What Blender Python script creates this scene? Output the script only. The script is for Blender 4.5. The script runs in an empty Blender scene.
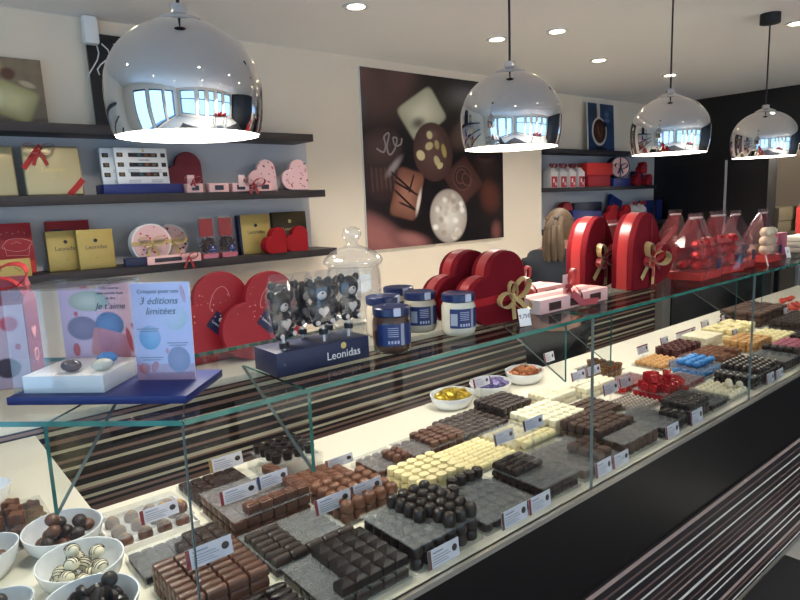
import bpy, bmesh, math, random
from math import sin, cos, pi, radians
from mathutils import Vector, Matrix
R = random.Random(7)
SC = bpy.context.scene
COL = SC.collection

# ------------------------------------------------------------------ materials
def lin(h):
    h = h.lstrip('#')
    out = []
    for i in (0, 2, 4):
        c = int(h[i:i+2], 16) / 255
        out.append(c / 12.92 if c <= .04045 else ((c + .055) / 1.055) ** 2.4)
    return (*out, 1)

MC = {}
def mat(name, col, rough=.5, metal=0, var=0, scale=40, bump=0, sheen=0, coat=0, spec=.5, emit=0):
    """Principled material with an optional noise variation of the colour and a noise bump."""
    if name in MC: return MC[name]
    m = bpy.data.materials.new(name); m.use_nodes = True; MC[name] = m
    nt = m.node_tree; b = nt.nodes['Principled BSDF']
    c = lin(col)
    b.inputs['Base Color'].default_value = c
    b.inputs['Roughness'].default_value = rough
    b.inputs['Metallic'].default_value = metal
    b.inputs['Specular IOR Level'].default_value = spec
    if sheen: b.inputs['Sheen Weight'].default_value = sheen
    if coat: b.inputs['Coat Weight'].default_value = coat
    if emit:
        b.inputs['Emission Color'].default_value = c
        b.inputs['Emission Strength'].default_value = emit
    if var or bump:
        tc = nt.nodes.new('ShaderNodeTexCoord'); n = nt.nodes.new('ShaderNodeTexNoise')
        n.inputs['Scale'].default_value = scale; n.inputs['Detail'].default_value = 3
        nt.links.new(tc.outputs['Object'], n.inputs['Vector'])
        if var:
            mx = nt.nodes.new('ShaderNodeMix'); mx.data_type = 'RGBA'
            mx.inputs[6].default_value = tuple(max(0, v * (1 - var)) for v in c[:3]) + (1,)
            mx.inputs[7].default_value = tuple(min(1, v * (1 + var)) for v in c[:3]) + (1,)
            nt.links.new(n.outputs['Fac'], mx.inputs[0]); nt.links.new(mx.outputs[2], b.inputs['Base Color'])
        if bump:
            bp = nt.nodes.new('ShaderNodeBump'); bp.inputs['Strength'].default_value = bump
            bp.inputs['Distance'].default_value = .002
            nt.links.new(n.outputs['Fac'], bp.inputs['Height']); nt.links.new(bp.outputs['Normal'], b.inputs['Normal'])
    return m

def clear(name, tint, haze=0, hcol='#ffffff', rough=.02, ior=1.45, gl=1.0):
    """Thin clear sheet: transparent, with Fresnel gloss and an optional part of diffuse haze."""
    if name in MC: return MC[name]
    m = bpy.data.materials.new(name); m.use_nodes = True; MC[name] = m
    nt = m.node_tree; nt.nodes.clear()
    out = nt.nodes.new('ShaderNodeOutputMaterial')
    t = nt.nodes.new('ShaderNodeBsdfTransparent'); t.inputs[0].default_value = (*tint, 1)
    g = nt.nodes.new('ShaderNodeBsdfGlossy'); g.inputs['Roughness'].default_value = rough
    g.inputs[0].default_value = (gl, gl, gl, 1)
    lw = nt.nodes.new('ShaderNodeLayerWeight'); lw.inputs[0].default_value = .5
    pw = nt.nodes.new('ShaderNodeMath'); pw.operation = 'POWER'; pw.inputs[1].default_value = 5
    nt.links.new(lw.outputs['Facing'], pw.inputs[0])
    f = nt.nodes.new('ShaderNodeMath'); f.operation = 'MULTIPLY_ADD'; f0 = ((ior - 1) / (ior + 1)) ** 2
    f.inputs[1].default_value = 1 - f0; f.inputs[2].default_value = f0; nt.links.new(pw.outputs[0], f.inputs[0])
    mx = nt.nodes.new('ShaderNodeMixShader')
    nt.links.new(f.outputs[0], mx.inputs[0]); nt.links.new(g.outputs[0], mx.inputs[2])
    if haze:
        d = nt.nodes.new('ShaderNodeBsdfDiffuse'); d.inputs[0].default_value = lin(hcol)
        m2 = nt.nodes.new('ShaderNodeMixShader'); m2.inputs[0].default_value = haze
        nt.links.new(t.outputs[0], m2.inputs[1]); nt.links.new(d.outputs[0], m2.inputs[2])
        nt.links.new(m2.outputs[0], mx.inputs[1])
    else:
        nt.links.new(t.outputs[0], mx.inputs[1])
    nt.links.new(mx.outputs[0], out.inputs[0])
    return m

def stripes(name, stops, rough=.35, metal=0.0):
    """Horizontal laminate stripes: stops = [(height, half width, colour)] over a dark ground, by object height."""
    m = bpy.data.materials.new(name); m.use_nodes = True
    nt = m.node_tree; b = nt.nodes['Principled BSDF']
    b.inputs['Roughness'].default_value = rough; b.inputs['Metallic'].default_value = metal; b.inputs['Specular IOR Level'].default_value = .3
    tc = nt.nodes.new('ShaderNodeTexCoord'); sp = nt.nodes.new('ShaderNodeSeparateXYZ')
    nt.links.new(tc.outputs['Object'], sp.inputs[0])
    ramp = nt.nodes.new('ShaderNodeValToRGB'); ramp.color_ramp.interpolation = 'CONSTANT'
    el = ramp.color_ramp.elements
    while len(el) > 1: el.remove(el[-1])
    el[0].position = 0; el[0].color = lin('#1d191b')
    for z, h, c in sorted(stops)[:15]:
        e = el.new(z - h); e.color = lin(c)
        e = el.new(z + h); e.color = lin('#211c1e')
    nt.links.new(sp.outputs['Z'], ramp.inputs[0]); nt.links.new(ramp.outputs[0], b.inputs['Base Color'])
    return m

def print_mat(name, bg, shapes, rough=.35, noise=None):
    """A printed picture on a flat sheet: soft ellipses and rectangles ('e'/'r', cx, cy, rx, ry, angle, colour, softness, edge colour) in UV space."""
    m = bpy.data.materials.new(name); m.use_nodes = True
    nt = m.node_tree; N = nt.nodes.new; L = nt.links.new
    b = nt.nodes['Principled BSDF']; b.inputs['Roughness'].default_value = rough
    uv = N('ShaderNodeTexCoord').outputs['UV']
    nz = N('ShaderNodeTexNoise'); nz.inputs['Scale'].default_value = 7; L(uv, nz.inputs['Vector'])
    bgm = N('ShaderNodeMix'); bgm.data_type = 'RGBA'
    bgm.inputs[6].default_value = lin(bg); bgm.inputs[7].default_value = lin(noise or bg)
    L(nz.outputs['Fac'], bgm.inputs[0])
    cur = bgm.outputs[2]
    for k, cx, cy, rx, ry, a, c, soft, ec in shapes:
        mp = N('ShaderNodeMapping'); mp.vector_type = 'TEXTURE'
        mp.inputs[1].default_value = (cx, cy, 0); mp.inputs[2].default_value = (0, 0, radians(a)); mp.inputs[3].default_value = (rx, ry, 1)
        L(uv, mp.inputs[0])
        if k == 'e':
            ln = N('ShaderNodeVectorMath'); ln.operation = 'LENGTH'; L(mp.outputs[0], ln.inputs[0]); d = ln.outputs['Value']
        else:
            ab = N('ShaderNodeVectorMath'); ab.operation = 'ABSOLUTE'; L(mp.outputs[0], ab.inputs[0])
            s = N('ShaderNodeSeparateXYZ'); L(ab.outputs[0], s.inputs[0])
            mm = N('ShaderNodeMath'); mm.operation = 'MAXIMUM' if k == 'r' else 'SMOOTH_MAX'
            if k == 'q': mm.inputs[2].default_value = .5
            L(s.outputs[0], mm.inputs[0]); L(s.outputs[1], mm.inputs[1]); d = mm.outputs[0]
        r = N('ShaderNodeMapRange'); r.interpolation_type = 'SMOOTHSTEP'
        r.inputs[1].default_value = 1 - soft; r.inputs[2].default_value = 1 + soft * .3
        r.inputs[3].default_value = 1; r.inputs[4].default_value = 0
        L(d, r.inputs[0])
        colr = N('ShaderNodeMix'); colr.data_type = 'RGBA'
        colr.inputs[6].default_value = lin(c); colr.inputs[7].default_value = lin(ec or c)
        r2 = N('ShaderNodeMapRange'); r2.inputs[1].default_value = .25; r2.inputs[2].default_value = 1
        L(d, r2.inputs[0]); L(r2.outputs[0], colr.inputs[0])
        mx = N('ShaderNodeMix'); mx.data_type = 'RGBA'
        L(r.outputs[0], mx.inputs[0]); L(cur, mx.inputs[6]); L(colr.outputs[2], mx.inputs[7])
        cur = mx.outputs[2]
    L(cur, b.inputs['Base Color'])
    return m

# ------------------------------------------------------------------ mesh building
class MB:
    def __init__(s): s.v = []; s.f = []; s.m = []; s.uv = {}
    def add(s, vs, fs, m=0, M=None):
        b = len(s.v)
        s.v += [tuple(M @ Vector(p)) if M else tuple(p) for p in vs]
        for f in fs: s.f.append([b + i for i in f]); s.m.append(m)
        return s
    def tmp(s, bm, m=0, M=None):
        bm.verts.index_update()
        s.add([v.co.copy() for v in bm.verts], [[v.index for v in f.verts] for f in bm.faces], m, M); bm.free(); return s
    def box(s, c, d, m=0, bev=0, seg=2, M=None, rz=0):
        bm = bmesh.new(); bmesh.ops.create_cube(bm, size=1)
        bmesh.ops.scale(bm, vec=d, verts=bm.verts)
        if bev: bmesh.ops.bevel(bm, geom=bm.edges[:], offset=bev, segments=seg, affect='EDGES', profile=.5)
        X = Matrix.Translation(c) @ Matrix.Rotation(rz, 4, 'Z')
        return s.tmp(bm, m, (M @ X) if M else X)
    def lathe(s, prof, m=0, seg=28, c=(0, 0, 0), sx=1, sy=1, M=None):
        vs = []; fs = []
        for r, z in prof:
            for i in range(seg):
                a = 2 * pi * i / seg
                vs.append((c[0] + r * cos(a) * sx, c[1] + r * sin(a) * sy, c[2] + z))
        for k in range(len(prof) - 1):
            for i in range(seg):
                j = (i + 1) % seg
                fs.append([k * seg + i, k * seg + j, (k + 1) * seg + j, (k + 1) * seg + i])
        if prof[0][0] > 1e-4: fs.append(list(range(seg))[::-1])
        if prof[-1][0] > 1e-4: fs.append([(len(prof) - 1) * seg + i for i in range(seg)])
        return s.add(vs, fs, m, M)
    def shell(s, prof, **k):
        n = len(s.f); s.lathe(prof, **k)
        # drop the caps
        while len(s.f) > n and len(s.f[-1]) > 4: s.f.pop(); s.m.pop()
        return s
    def cyl(s, c, r, h, m=0, seg=20, M=None, bev=0):
        p = [(r, 0), (r, h)] if not bev else [(r - bev, 0), (r, bev), (r, h - bev), (r - bev, h)]
        return s.lathe(p, m, seg, c, M=M)
    def prism(s, poly, h0, h1, m=0, M=None):
        n = len(poly)
        vs = [(x, y, h0) for x, y in poly] + [(x, y, h1) for x, y in poly]
        fs = [list(range(n))[::-1], list(range(n, 2 * n))] + [[i, (i + 1) % n, n + (i + 1) % n, n + i] for i in range(n)]
        return s.add(vs, fs, m, M)
    def slab(s, poly, y0, y1, m=0, M=None):
        """poly in (x, z), extruded along y."""
        n = len(poly)
        vs = [(x, y0, z) for x, z in poly] + [(x, y1, z) for x, z in poly]
        fs = [list(range(n)), list(range(n, 2 * n))[::-1]] + [[i, n + i, n + (i + 1) % n, (i + 1) % n] for i in range(n)]
        return s.add(vs, fs, m, M)
    def sphere(s, c, r, m=0, u=14, v=9, M=None):
        r = (r, r, r) if not hasattr(r, '__len__') else r
        prof = [(max(1e-5, sin(pi * k / v)), -cos(pi * k / v)) for k in range(v + 1)]
        X = Matrix.Translation(c) @ Matrix.Diagonal((*r, 1))
        return s.lathe(prof, m, u, M=(M @ X) if M else X)
    def tube(s, pts, r, m=0, seg=8, M=None):
        vs = []; fs = []; pts = [Vector(p) for p in pts]
        for i, p in enumerate(pts):
            d = (pts[min(i + 1, len(pts) - 1)] - pts[max(i - 1, 0)]).normalized()
            a = d.orthogonal().normalized() if i == 0 else (a - d * a.dot(d)).normalized()
            b = d.cross(a)
            rr = r[i] if hasattr(r, '__len__') else r
            for k in range(seg):
                t = 2 * pi * k / seg; vs.append(p + a * cos(t) * rr + b * sin(t) * rr)
        for i in range(len(pts) - 1):
            for k in range(seg):
                q = (k + 1) % seg; fs.append([i * seg + k, i * seg + q, (i + 1) * seg + q, (i + 1) * seg + k])
        fs.append(list(range(seg))[::-1]); fs.append([(len(pts) - 1) * seg + k for k in range(seg)])
        return s.add(vs, fs, m, M)
    def ribbon(s, pts, wv, th=.0008, m=0, M=None):
        """A flat band through pts, wv its half-width vector (one, or one per point)."""
        pts = [Vector(p) for p in pts]; vs = []; fs = []; n = len(pts)
        for i, p in enumerate(pts):
            w = Vector(wv[i]) if hasattr(wv[0], '__len__') else Vector(wv)
            d = pts[min(i + 1, n - 1)] - pts[max(i - 1, 0)]
            nn = d.cross(w); nn = nn.normalized() * th if nn.length > 1e-9 else Vector((0, th, 0))
            vs += [p - w - nn, p + w - nn, p + w + nn, p - w + nn]
        for i in range(n - 1):
            for k in range(4):
                q = (k + 1) % 4; fs.append([4 * i + k, 4 * i + q, 4 * i + 4 + q, 4 * i + 4 + k])
        fs += [[3, 2, 1, 0], [4 * n - 4 + k for k in range(4)]]
        return s.add(vs, fs, m, M)
    def loft(s, rings, m=0, cap=True, M=None):
        n = len(rings[0]); vs = [p for r in rings for p in r]; fs = []
        for k in range(len(rings) - 1):
            for i in range(n):
                j = (i + 1) % n; fs.append([k * n + i, k * n + j, (k + 1) * n + j, (k + 1) * n + i])
        if cap: fs += [list(range(n))[::-1], [(len(rings) - 1) * n + i for i in range(n)]]
        return s.add(vs, fs, m, M)
    def sheet(s, x0, z0, x1, z1, y, m=0):
        """A flat sheet facing -Y with UVs 0..1 and its own small thickness behind."""
        b = len(s.f)
        s.add([(x0, y, z0), (x1, y, z0), (x1, y, z1), (x0, y, z1)], [[0, 1, 2, 3]], m)
        s.uv[b] = [(0, 0), (1, 0), (1, 1), (0, 1)]
        return s
    def mesh(s, name, mats, smooth=40):
        me = bpy.data.meshes.new(name); me.from_pydata(s.v, [], s.f)
        for m in (mats if isinstance(mats, (list, tuple)) else [mats]): me.materials.append(m)
        me.polygons.foreach_set('material_index', s.m)
        if s.uv:
            ul = me.uv_layers.new(name='UVMap')
            for fi, uvs in s.uv.items():
                for li, u in zip(me.polygons[fi].loop_indices, uvs): ul.data[li].uv = u
        bm = bmesh.new(); bm.from_mesh(me)
        if not s.uv: bmesh.ops.recalc_face_normals(bm, faces=bm.faces)
        bm.to_mesh(me); bm.free()
        if smooth:
            me.polygons.foreach_set('use_smooth', [True] * len(me.polygons))
            me.set_sharp_from_angle(angle=radians(smooth))
        me.update()
        return me

def obj(name, mb, mats, parent=None, loc=(0, 0, 0), rz=0, smooth=40, rot=None):
    me = mb.mesh(name, mats, smooth) if isinstance(mb, MB) else mb
    o = bpy.data.objects.new(name, me); COL.objects.link(o)
    o.location = loc; o.rotation_euler = rot or (0, 0, rz)
    if parent: o.parent = parent
    return o
def tag(o, label, cat, group=None, kind=None):
    if label: o['label'] = label
    if cat: o['category'] = cat
    if group: o['group'] = group
    if kind: o['kind'] = kind
    return o
def thing(name, label, cat, loc=(0, 0, 0), rz=0, rx=0, ry=0, group=None):
    o = bpy.data.objects.new(name, None); COL.objects.link(o); o.empty_display_size = .05
    o.location = loc; o.rotation_euler = (rx, ry, rz)
    return tag(o, label, cat, group)
def struct(name, mb, m, smooth=0):
    return tag(obj(name, mb, m, smooth=smooth), None, None, kind='structure')
def bevel(o, w=.003, seg=2, ang=50):
    b = o.modifiers.new('round', 'BEVEL'); b.width = w; b.segments = seg; b.limit_method = 'ANGLE'; b.angle_limit = radians(ang)
    for p in o.data.polygons: p.use_smooth = True
    return o
def text(parent, s, size, loc, m, rot=(pi/2, 0, 0), align='CENTER', name='lettering', shear=0, ext=.0002):
    key = (s, round(size, 5), align, shear)
    if key not in TXT:
        c = bpy.data.curves.new(name, 'FONT'); c.body = s; c.size = size; c.align_x = align; c.align_y = 'CENTER'
        c.extrude = ext; c.shear = shear; c.resolution_u = 3
        f = bpy.data.objects.new('tmp', c); COL.objects.link(f); bpy.context.view_layer.update()
        TXT[key] = bpy.data.meshes.new_from_object(f.evaluated_get(bpy.context.evaluated_depsgraph_get()))
        bpy.data.objects.remove(f)
    me = TXT[key].copy(); me.materials.clear(); me.materials.append(m)
    o = bpy.data.objects.new(name, me); COL.objects.link(o); o.parent = parent; o.location = loc; o.rotation_euler = rot
    return o
TXT = {}
def copy_tree(o, parent=None):
    c = o.copy(); COL.objects.link(c); c.parent = parent
    for ch in list(o.children): copy_tree(ch, c)
    return c

# ------------------------------------------------------------------ palette
M_wall = mat('warm_white_paint', '#ecdcc6', .75, var=.03, scale=6)
M_wallw = mat('white_wall_paint', '#f4eee4', .7, var=.02, scale=5)
M_ceil = mat('ceiling_paint', '#efedea', .8, var=.02, scale=4)
M_panel = mat('grey_white_panel', '#c6c3c2', .6, var=.02, scale=5)
M_black = mat('black_panel', '#0c0b0d', .35, var=.1)
M_floor = mat('pale_floor_tile', '#a5a39d', .5, var=.05, scale=5)
M_mat = mat('dark_mat', '#232326', .8, var=.2, scale=60, bump=.3)
M_shelf = mat('dark_wood_laminate', '#2c2526', .5, var=.25, scale=20)
M_deck = mat('white_composite', '#e0dac9', .28, var=.02, scale=10)
M_ledge = mat('brushed_ledge', '#a9a49a', .3, metal=.6)
M_body = mat('black_laminate', '#0c0a0b', .4, var=.1, spec=.3)
M_edge = mat('green_glass_edge', '#2f6f62', .15, var=.85, scale=14, coat=.2)  # strong tone noise paints streaky highlights into the edge colour
M_joint = mat('pane_joint', '#84908c', .15, coat=.5)
M_glass = clear('clear_glass', (.955, .975, .968), ior=1.45, gl=.42)
M_acr = clear('clear_acrylic', (.965, .97, .972), haze=.018, hcol='#d8dde2', ior=1.42)
M_haze = clear('hazy_acrylic_sheet', (.93, .94, .945), haze=.10, gl=.6, hcol='#e6e8ea', rough=.10, ior=1.45)  # sheet haze, its pale diffuse part also standing in for reflected light
M_cello = clear('cellophane', (.95, .95, .955), haze=.025, rough=.06, ior=1.6)
M_chrome = mat('chrome', '#d4d5d9', .03, metal=1)
M_steel = mat('steel', '#b8b8bb', .25, metal=1)
M_white = mat('white_card', '#eceae6', .5)
M_whiteglaze = mat('white_glaze', '#e3e6ea', .18, coat=.4)
M_lampin = mat('lamp_white_inside', '#ffffff', .5)
M_glow = mat('lamp_diffuser', '#fff4e2', .5, emit=9)
M_spot = mat('downlight_lens', '#fff0d8', .5, emit=22)
M_cord = mat('black_cord', '#111112', .5)
M_navy = mat('navy_card', '#141c3f', .45)
M_navy2 = mat('bright_navy_card', '#172566', .45)
M_lid = mat('jar_lid_navy', '#1c2750', .3)
M_gold = mat('gold_card', '#b29a58', .42, metal=.35, var=.05)
M_tin = mat('champagne_tin', '#b9ab83', .38, metal=.35)
M_bronze = mat('bronze_card', '#4a3c24', .3, metal=.4)
M_red = mat('red_card', '#940e1b', .5, var=.06)
M_redd = mat('deep_red_velvet', '#6c0614', .85, spec=.2, var=.08, scale=60)
M_redb = mat('bright_red_velvet', '#980d18', .75, spec=.3, var=.06)
M_crimson = mat('crimson_card', '#7c0f20', .5, var=.05)
M_ribr = mat('red_satin', '#a31b18', .28, sheen=.3)
M_ribg = mat('gold_satin', '#c2a468', .3, sheen=.3)
M_pink = mat('pink_card', '#e3b3ae', .5)
M_pinkd = mat('rose_card', '#c57f7c', .5)
M_dot = mat('dark_print', '#4a1016', .5)
M_dotr = mat('red_print', '#b3202c', .5)
M_ink = mat('dark_ink', '#2b2b3a', .6)
M_inkw = mat('white_ink', '#e8e6e0', .5)
M_inkg = mat('gold_ink', '#d9c27a', .35, metal=.5)
M_ink_grey = mat('grey_print', '#6d7082', .6)
M_milk = mat('milk_chocolate', '#5c3828', .36, var=.12, scale=30, bump=.1, spec=.5)
M_milk2 = mat('pale_milk_chocolate', '#6c4430', .32, var=.1, scale=30)
M_dark = mat('dark_chocolate', '#2b1b16', .38, var=.12, scale=30, spec=.5)
M_dark2 = mat('bitter_chocolate', '#211512', .32, var=.1, scale=30, spec=.5)
M_brown = mat('cocoa_dusted_praline', '#4a3023', .62, var=.2, scale=60, bump=.4)
M_ivory = mat('white_chocolate', '#e2d3a0', .38, var=.05, scale=30)
M_cream = mat('cream_white_chocolate', '#e5dcc0', .42, var=.05)
M_tan = mat('caramel_praline', '#b98a52', .4, var=.12)
M_foil = mat('red_foil', '#b80f18', .22, metal=.5, bump=.5, scale=90)
M_gfoil = mat('gold_foil', '#7c5836', .28, metal=.6, bump=.4, scale=90)
M_silver = mat('silver_topped_praline', '#8e8178', .4, var=.35, scale=150)
M_blue = mat('blue_shell', '#3d84c8', .25)
M_pinkp = mat('raspberry_praline', '#a4566a', .4, var=.1)
M_orchid = mat('ruby_block', '#8c4a58', .4, var=.15)

# ------------------------------------------------------------------ camera
def make_camera():
    yaw, pitch, roll, f = radians(50.1786), radians(9.02267), radians(-2.22702), 624.118
    w = Vector((cos(yaw) * cos(pitch), sin(yaw) * cos(pitch), -sin(pitch)))
    r = w.cross(Vector((0, 0, 1))).normalized(); u = r.cross(w)
    r2 = r * cos(roll) + u * sin(roll); u2 = u * cos(roll) - r * sin(roll)
    cd = bpy.data.cameras.new('camera'); cd.sensor_width = 36; cd.lens = f * 36 / 800; cd.clip_start = .02
    c = bpy.data.objects.new('camera', cd); COL.objects.link(c)
    Mx = Matrix((r2, u2, -w)).transposed().to_4x4(); Mx.translation = (0, 0, 1.6)
    c.matrix_world = Mx; SC.camera = c
make_camera()

# ------------------------------------------------------------------ the room
HC = 2.42
def room():
    struct('floor', MB().box((1.6, -.4, -.05), (9.6, 7.6, .1)), M_floor)
    struct('ceiling', MB().box((1.6, -.4, HC + .05), (9.6, 7.6, .1)), M_ceil)
    # back wall: poster wall in front of the shelf recess on its far end
    mb = MB(); mb.box((.4, 3.1, HC/2), (7.1, .2, HC)); mb.box((5.0, 3.3, HC/2), (2.1, .2, HC))
    struct('wall_back', mb, M_wall)
    mb = MB(); mb.box((.93, 2.992, 1.66), (1.87, .014, .62), 0)
    struct('trim_1', mb, M_panel)
    mb = MB(); mb.box((4.98, 3.193, 1.64), (2.03, .012, .66), 0)
    struct('trim_2', mb, M_panel)
    # black end wall with a doorway
    mb = MB()
    mb.box((6.1, 2.75, HC/2), (.2, 1.2, HC)); mb.box((6.1, -1.6, HC/2), (.2, 5.2, HC)); mb.box((6.1, 1.575, (1.9 + HC)/2), (.2, 1.15, HC - 1.9))
    struct('wall_end', mb, M_black)
    struct('trim_3', MB().box((5.992, 2.5, .99), (.012, .018, 1.72)), mat('pale_strip', '#b9bcbd', .4))
    # store room behind the doorway
    mb = MB(); mb.box((7.6, 1.5, 1.1), (.1, 2.9, 2.2)); mb.box((6.9, 2.93, 1.1), (1.5, .06, 2.2))
    struct('wall_store', mb, M_wall)
    struct('floor_store', MB().box((6.9, 1.5, -.05), (1.5, 3, .1)), M_floor)
    struct('ceiling_store', MB().box((6.9, 1.5, 2.25), (1.5, 3, .1)), M_ceil)
    # shop front behind the viewer: windows on two sides
    mb = MB(); z0, z1 = .25, 2.25
    mb.box((1.6, -4.1, z0/2), (9.4, .2, z0)); mb.box((1.6, -4.1, (z1 + HC)/2), (9.4, .2, HC - z1))
    for x in (-2.9, -.2, 1.1, 2.4, 3.7, 5.6): mb.box((x, -4.1, 1.25), (.5 if x > -2 else .6, .2, 2.0))
    struct('wall_front', mb, M_wallw)
    mb = MB(); z0, z1 = .1, 2.2
    mb.box((-3.1, -.5, z0/2), (.2, 7.4, z0)); mb.box((-3.1, -.5, (z1 + HC)/2), (.2, 7.4, HC - z1))
    for y, d in ((-3.6, 1), (-1.5, .3), (.3, .3), (2.5, 1.6)): mb.box((-3.1, y, 1.15), (.2, d, 2.1))
    struct('wall_side', mb, M_wallw)
    k = 1
    dk = mat('dark_window_frame', '#1a1a1c', .4)
    for x0, x1 in ((-2.6, -.45), (.05, .85), (1.35, 2.15), (2.65, 3.45), (3.95, 5.35)):
        mb = MB(); c = (x0 + x1)/2; w = x1 - x0
        for x in (x0 + .03, x1 - .03): mb.box((x, -4.1, 1.25), (.06, .06, 2.0))
        for z in (.28, 1.7, 2.22): mb.box((c, -4.1, z), (w, .06, .06))
        mb.box((c, -4.1, 1.25), (w, .008, 2.0), 1)
        tag(obj('window_%d' % k, mb, [dk, M_glass], smooth=0), None, None, kind='structure'); k += 1
    for y0, y1 in ((-3.1, -1.65), (-1.35, .15), (.45, 1.7)):
        mb = MB(); c = (y0 + y1)/2; w = y1 - y0
        for y in (y0 + .03, y1 - .03): mb.box((-3.1, y, 1.15), (.06, .06, 2.1))
        for z in (.13, 2.17): mb.box((-3.1, c, z), (.06, w, .06))
        mb.box((-3.1, c, 1.15), (.008, w, 2.1), 1)
        tag(obj('window_%d' % k, mb, [dk, M_glass], smooth=0), None, None, kind='structure'); k += 1
room()

def back_counter():
    CR, PK, PD = '#cfc6ac', '#8e6f63', '#7a5d54'
    st = [(.86, .006, PK), (.838, .006, CR), (.802, .007, PK), (.765, .005, CR), (.7257, .006, PK), (.697, .006, CR), (.652, .006, PK), (.616, .007, CR), (.604, .004, PK),
          (.574, .006, CR), (.551, .006, PK), (.522, .011, PD), (.48, .006, CR), (.44, .006, PK), (.40, .006, CR)]
    t = thing('back_counter', 'back counter with striped laminate front and white top below the wall shelves', 'counter', (2.04, 2.7, 0))
    obj('body', MB().box((0, .0, .435), (5.08, .56, .87)), mat('carcass', '#1c1819', .5), t, smooth=0)
    f = MB()
    for x0, x1 in ((-2.54, -.72), (-.717, .6), (.603, 1.6), (1.603, 2.54)): f.box(((x0 + x1)/2, -.29, .45), (x1 - x0, .02, .86))
    obj('striped_front', f, stripes('striped_laminate', st, .55), t, smooth=0)
    obj('worktop', MB().box((0, -.008, .89), (5.1, .596, .03), bev=.003), M_deck, t)
    t2 = thing('tall_cabinet_panel', 'grey upright panel closing the end of the striped back counter', 'panel', (4.66, 2.5, 0))
    obj('panel', MB().box((0, .0, .5), (.13, .3, 1.0)), mat('grey_end_panel', '#807d78', .5), t2, smooth=0)
    obj('cap', MB().box((0, 0, 1.005), (.14, .31, .01)), M_panel, t2, smooth=0)
    t2 = thing('low_cabinet', 'black low cabinet beyond the striped back counter', 'cabinet', (5.35, 2.6, 0))
    obj('body', MB().box((0, 0, .45), (1.2, .5, .9)), M_black, t2, smooth=0)
    obj('worktop', MB().box((0, 0, .915), (1.2, .52, .03)), M_black, t2, smooth=0)
back_counter()
t = thing('floor_mat', 'dark floor mat along the customer side of the display counter', 'mat', (.68, -.66, .001))
obj('mat', MB().box((0, 0, .003), (4.38, 3.08, .006), bev=.001), M_mat, t)
t = thing('floor_mat', 'added dark floor mat keeping glass reflections dark, towards the black end wall', 'mat', (4.62, -.66, .001))  # second mat added to darken the floor mirrored in the front panes
obj('mat', MB().box((0, 0, .003), (2.64, 3.08, .006), bev=.001), M_mat, t)

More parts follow.
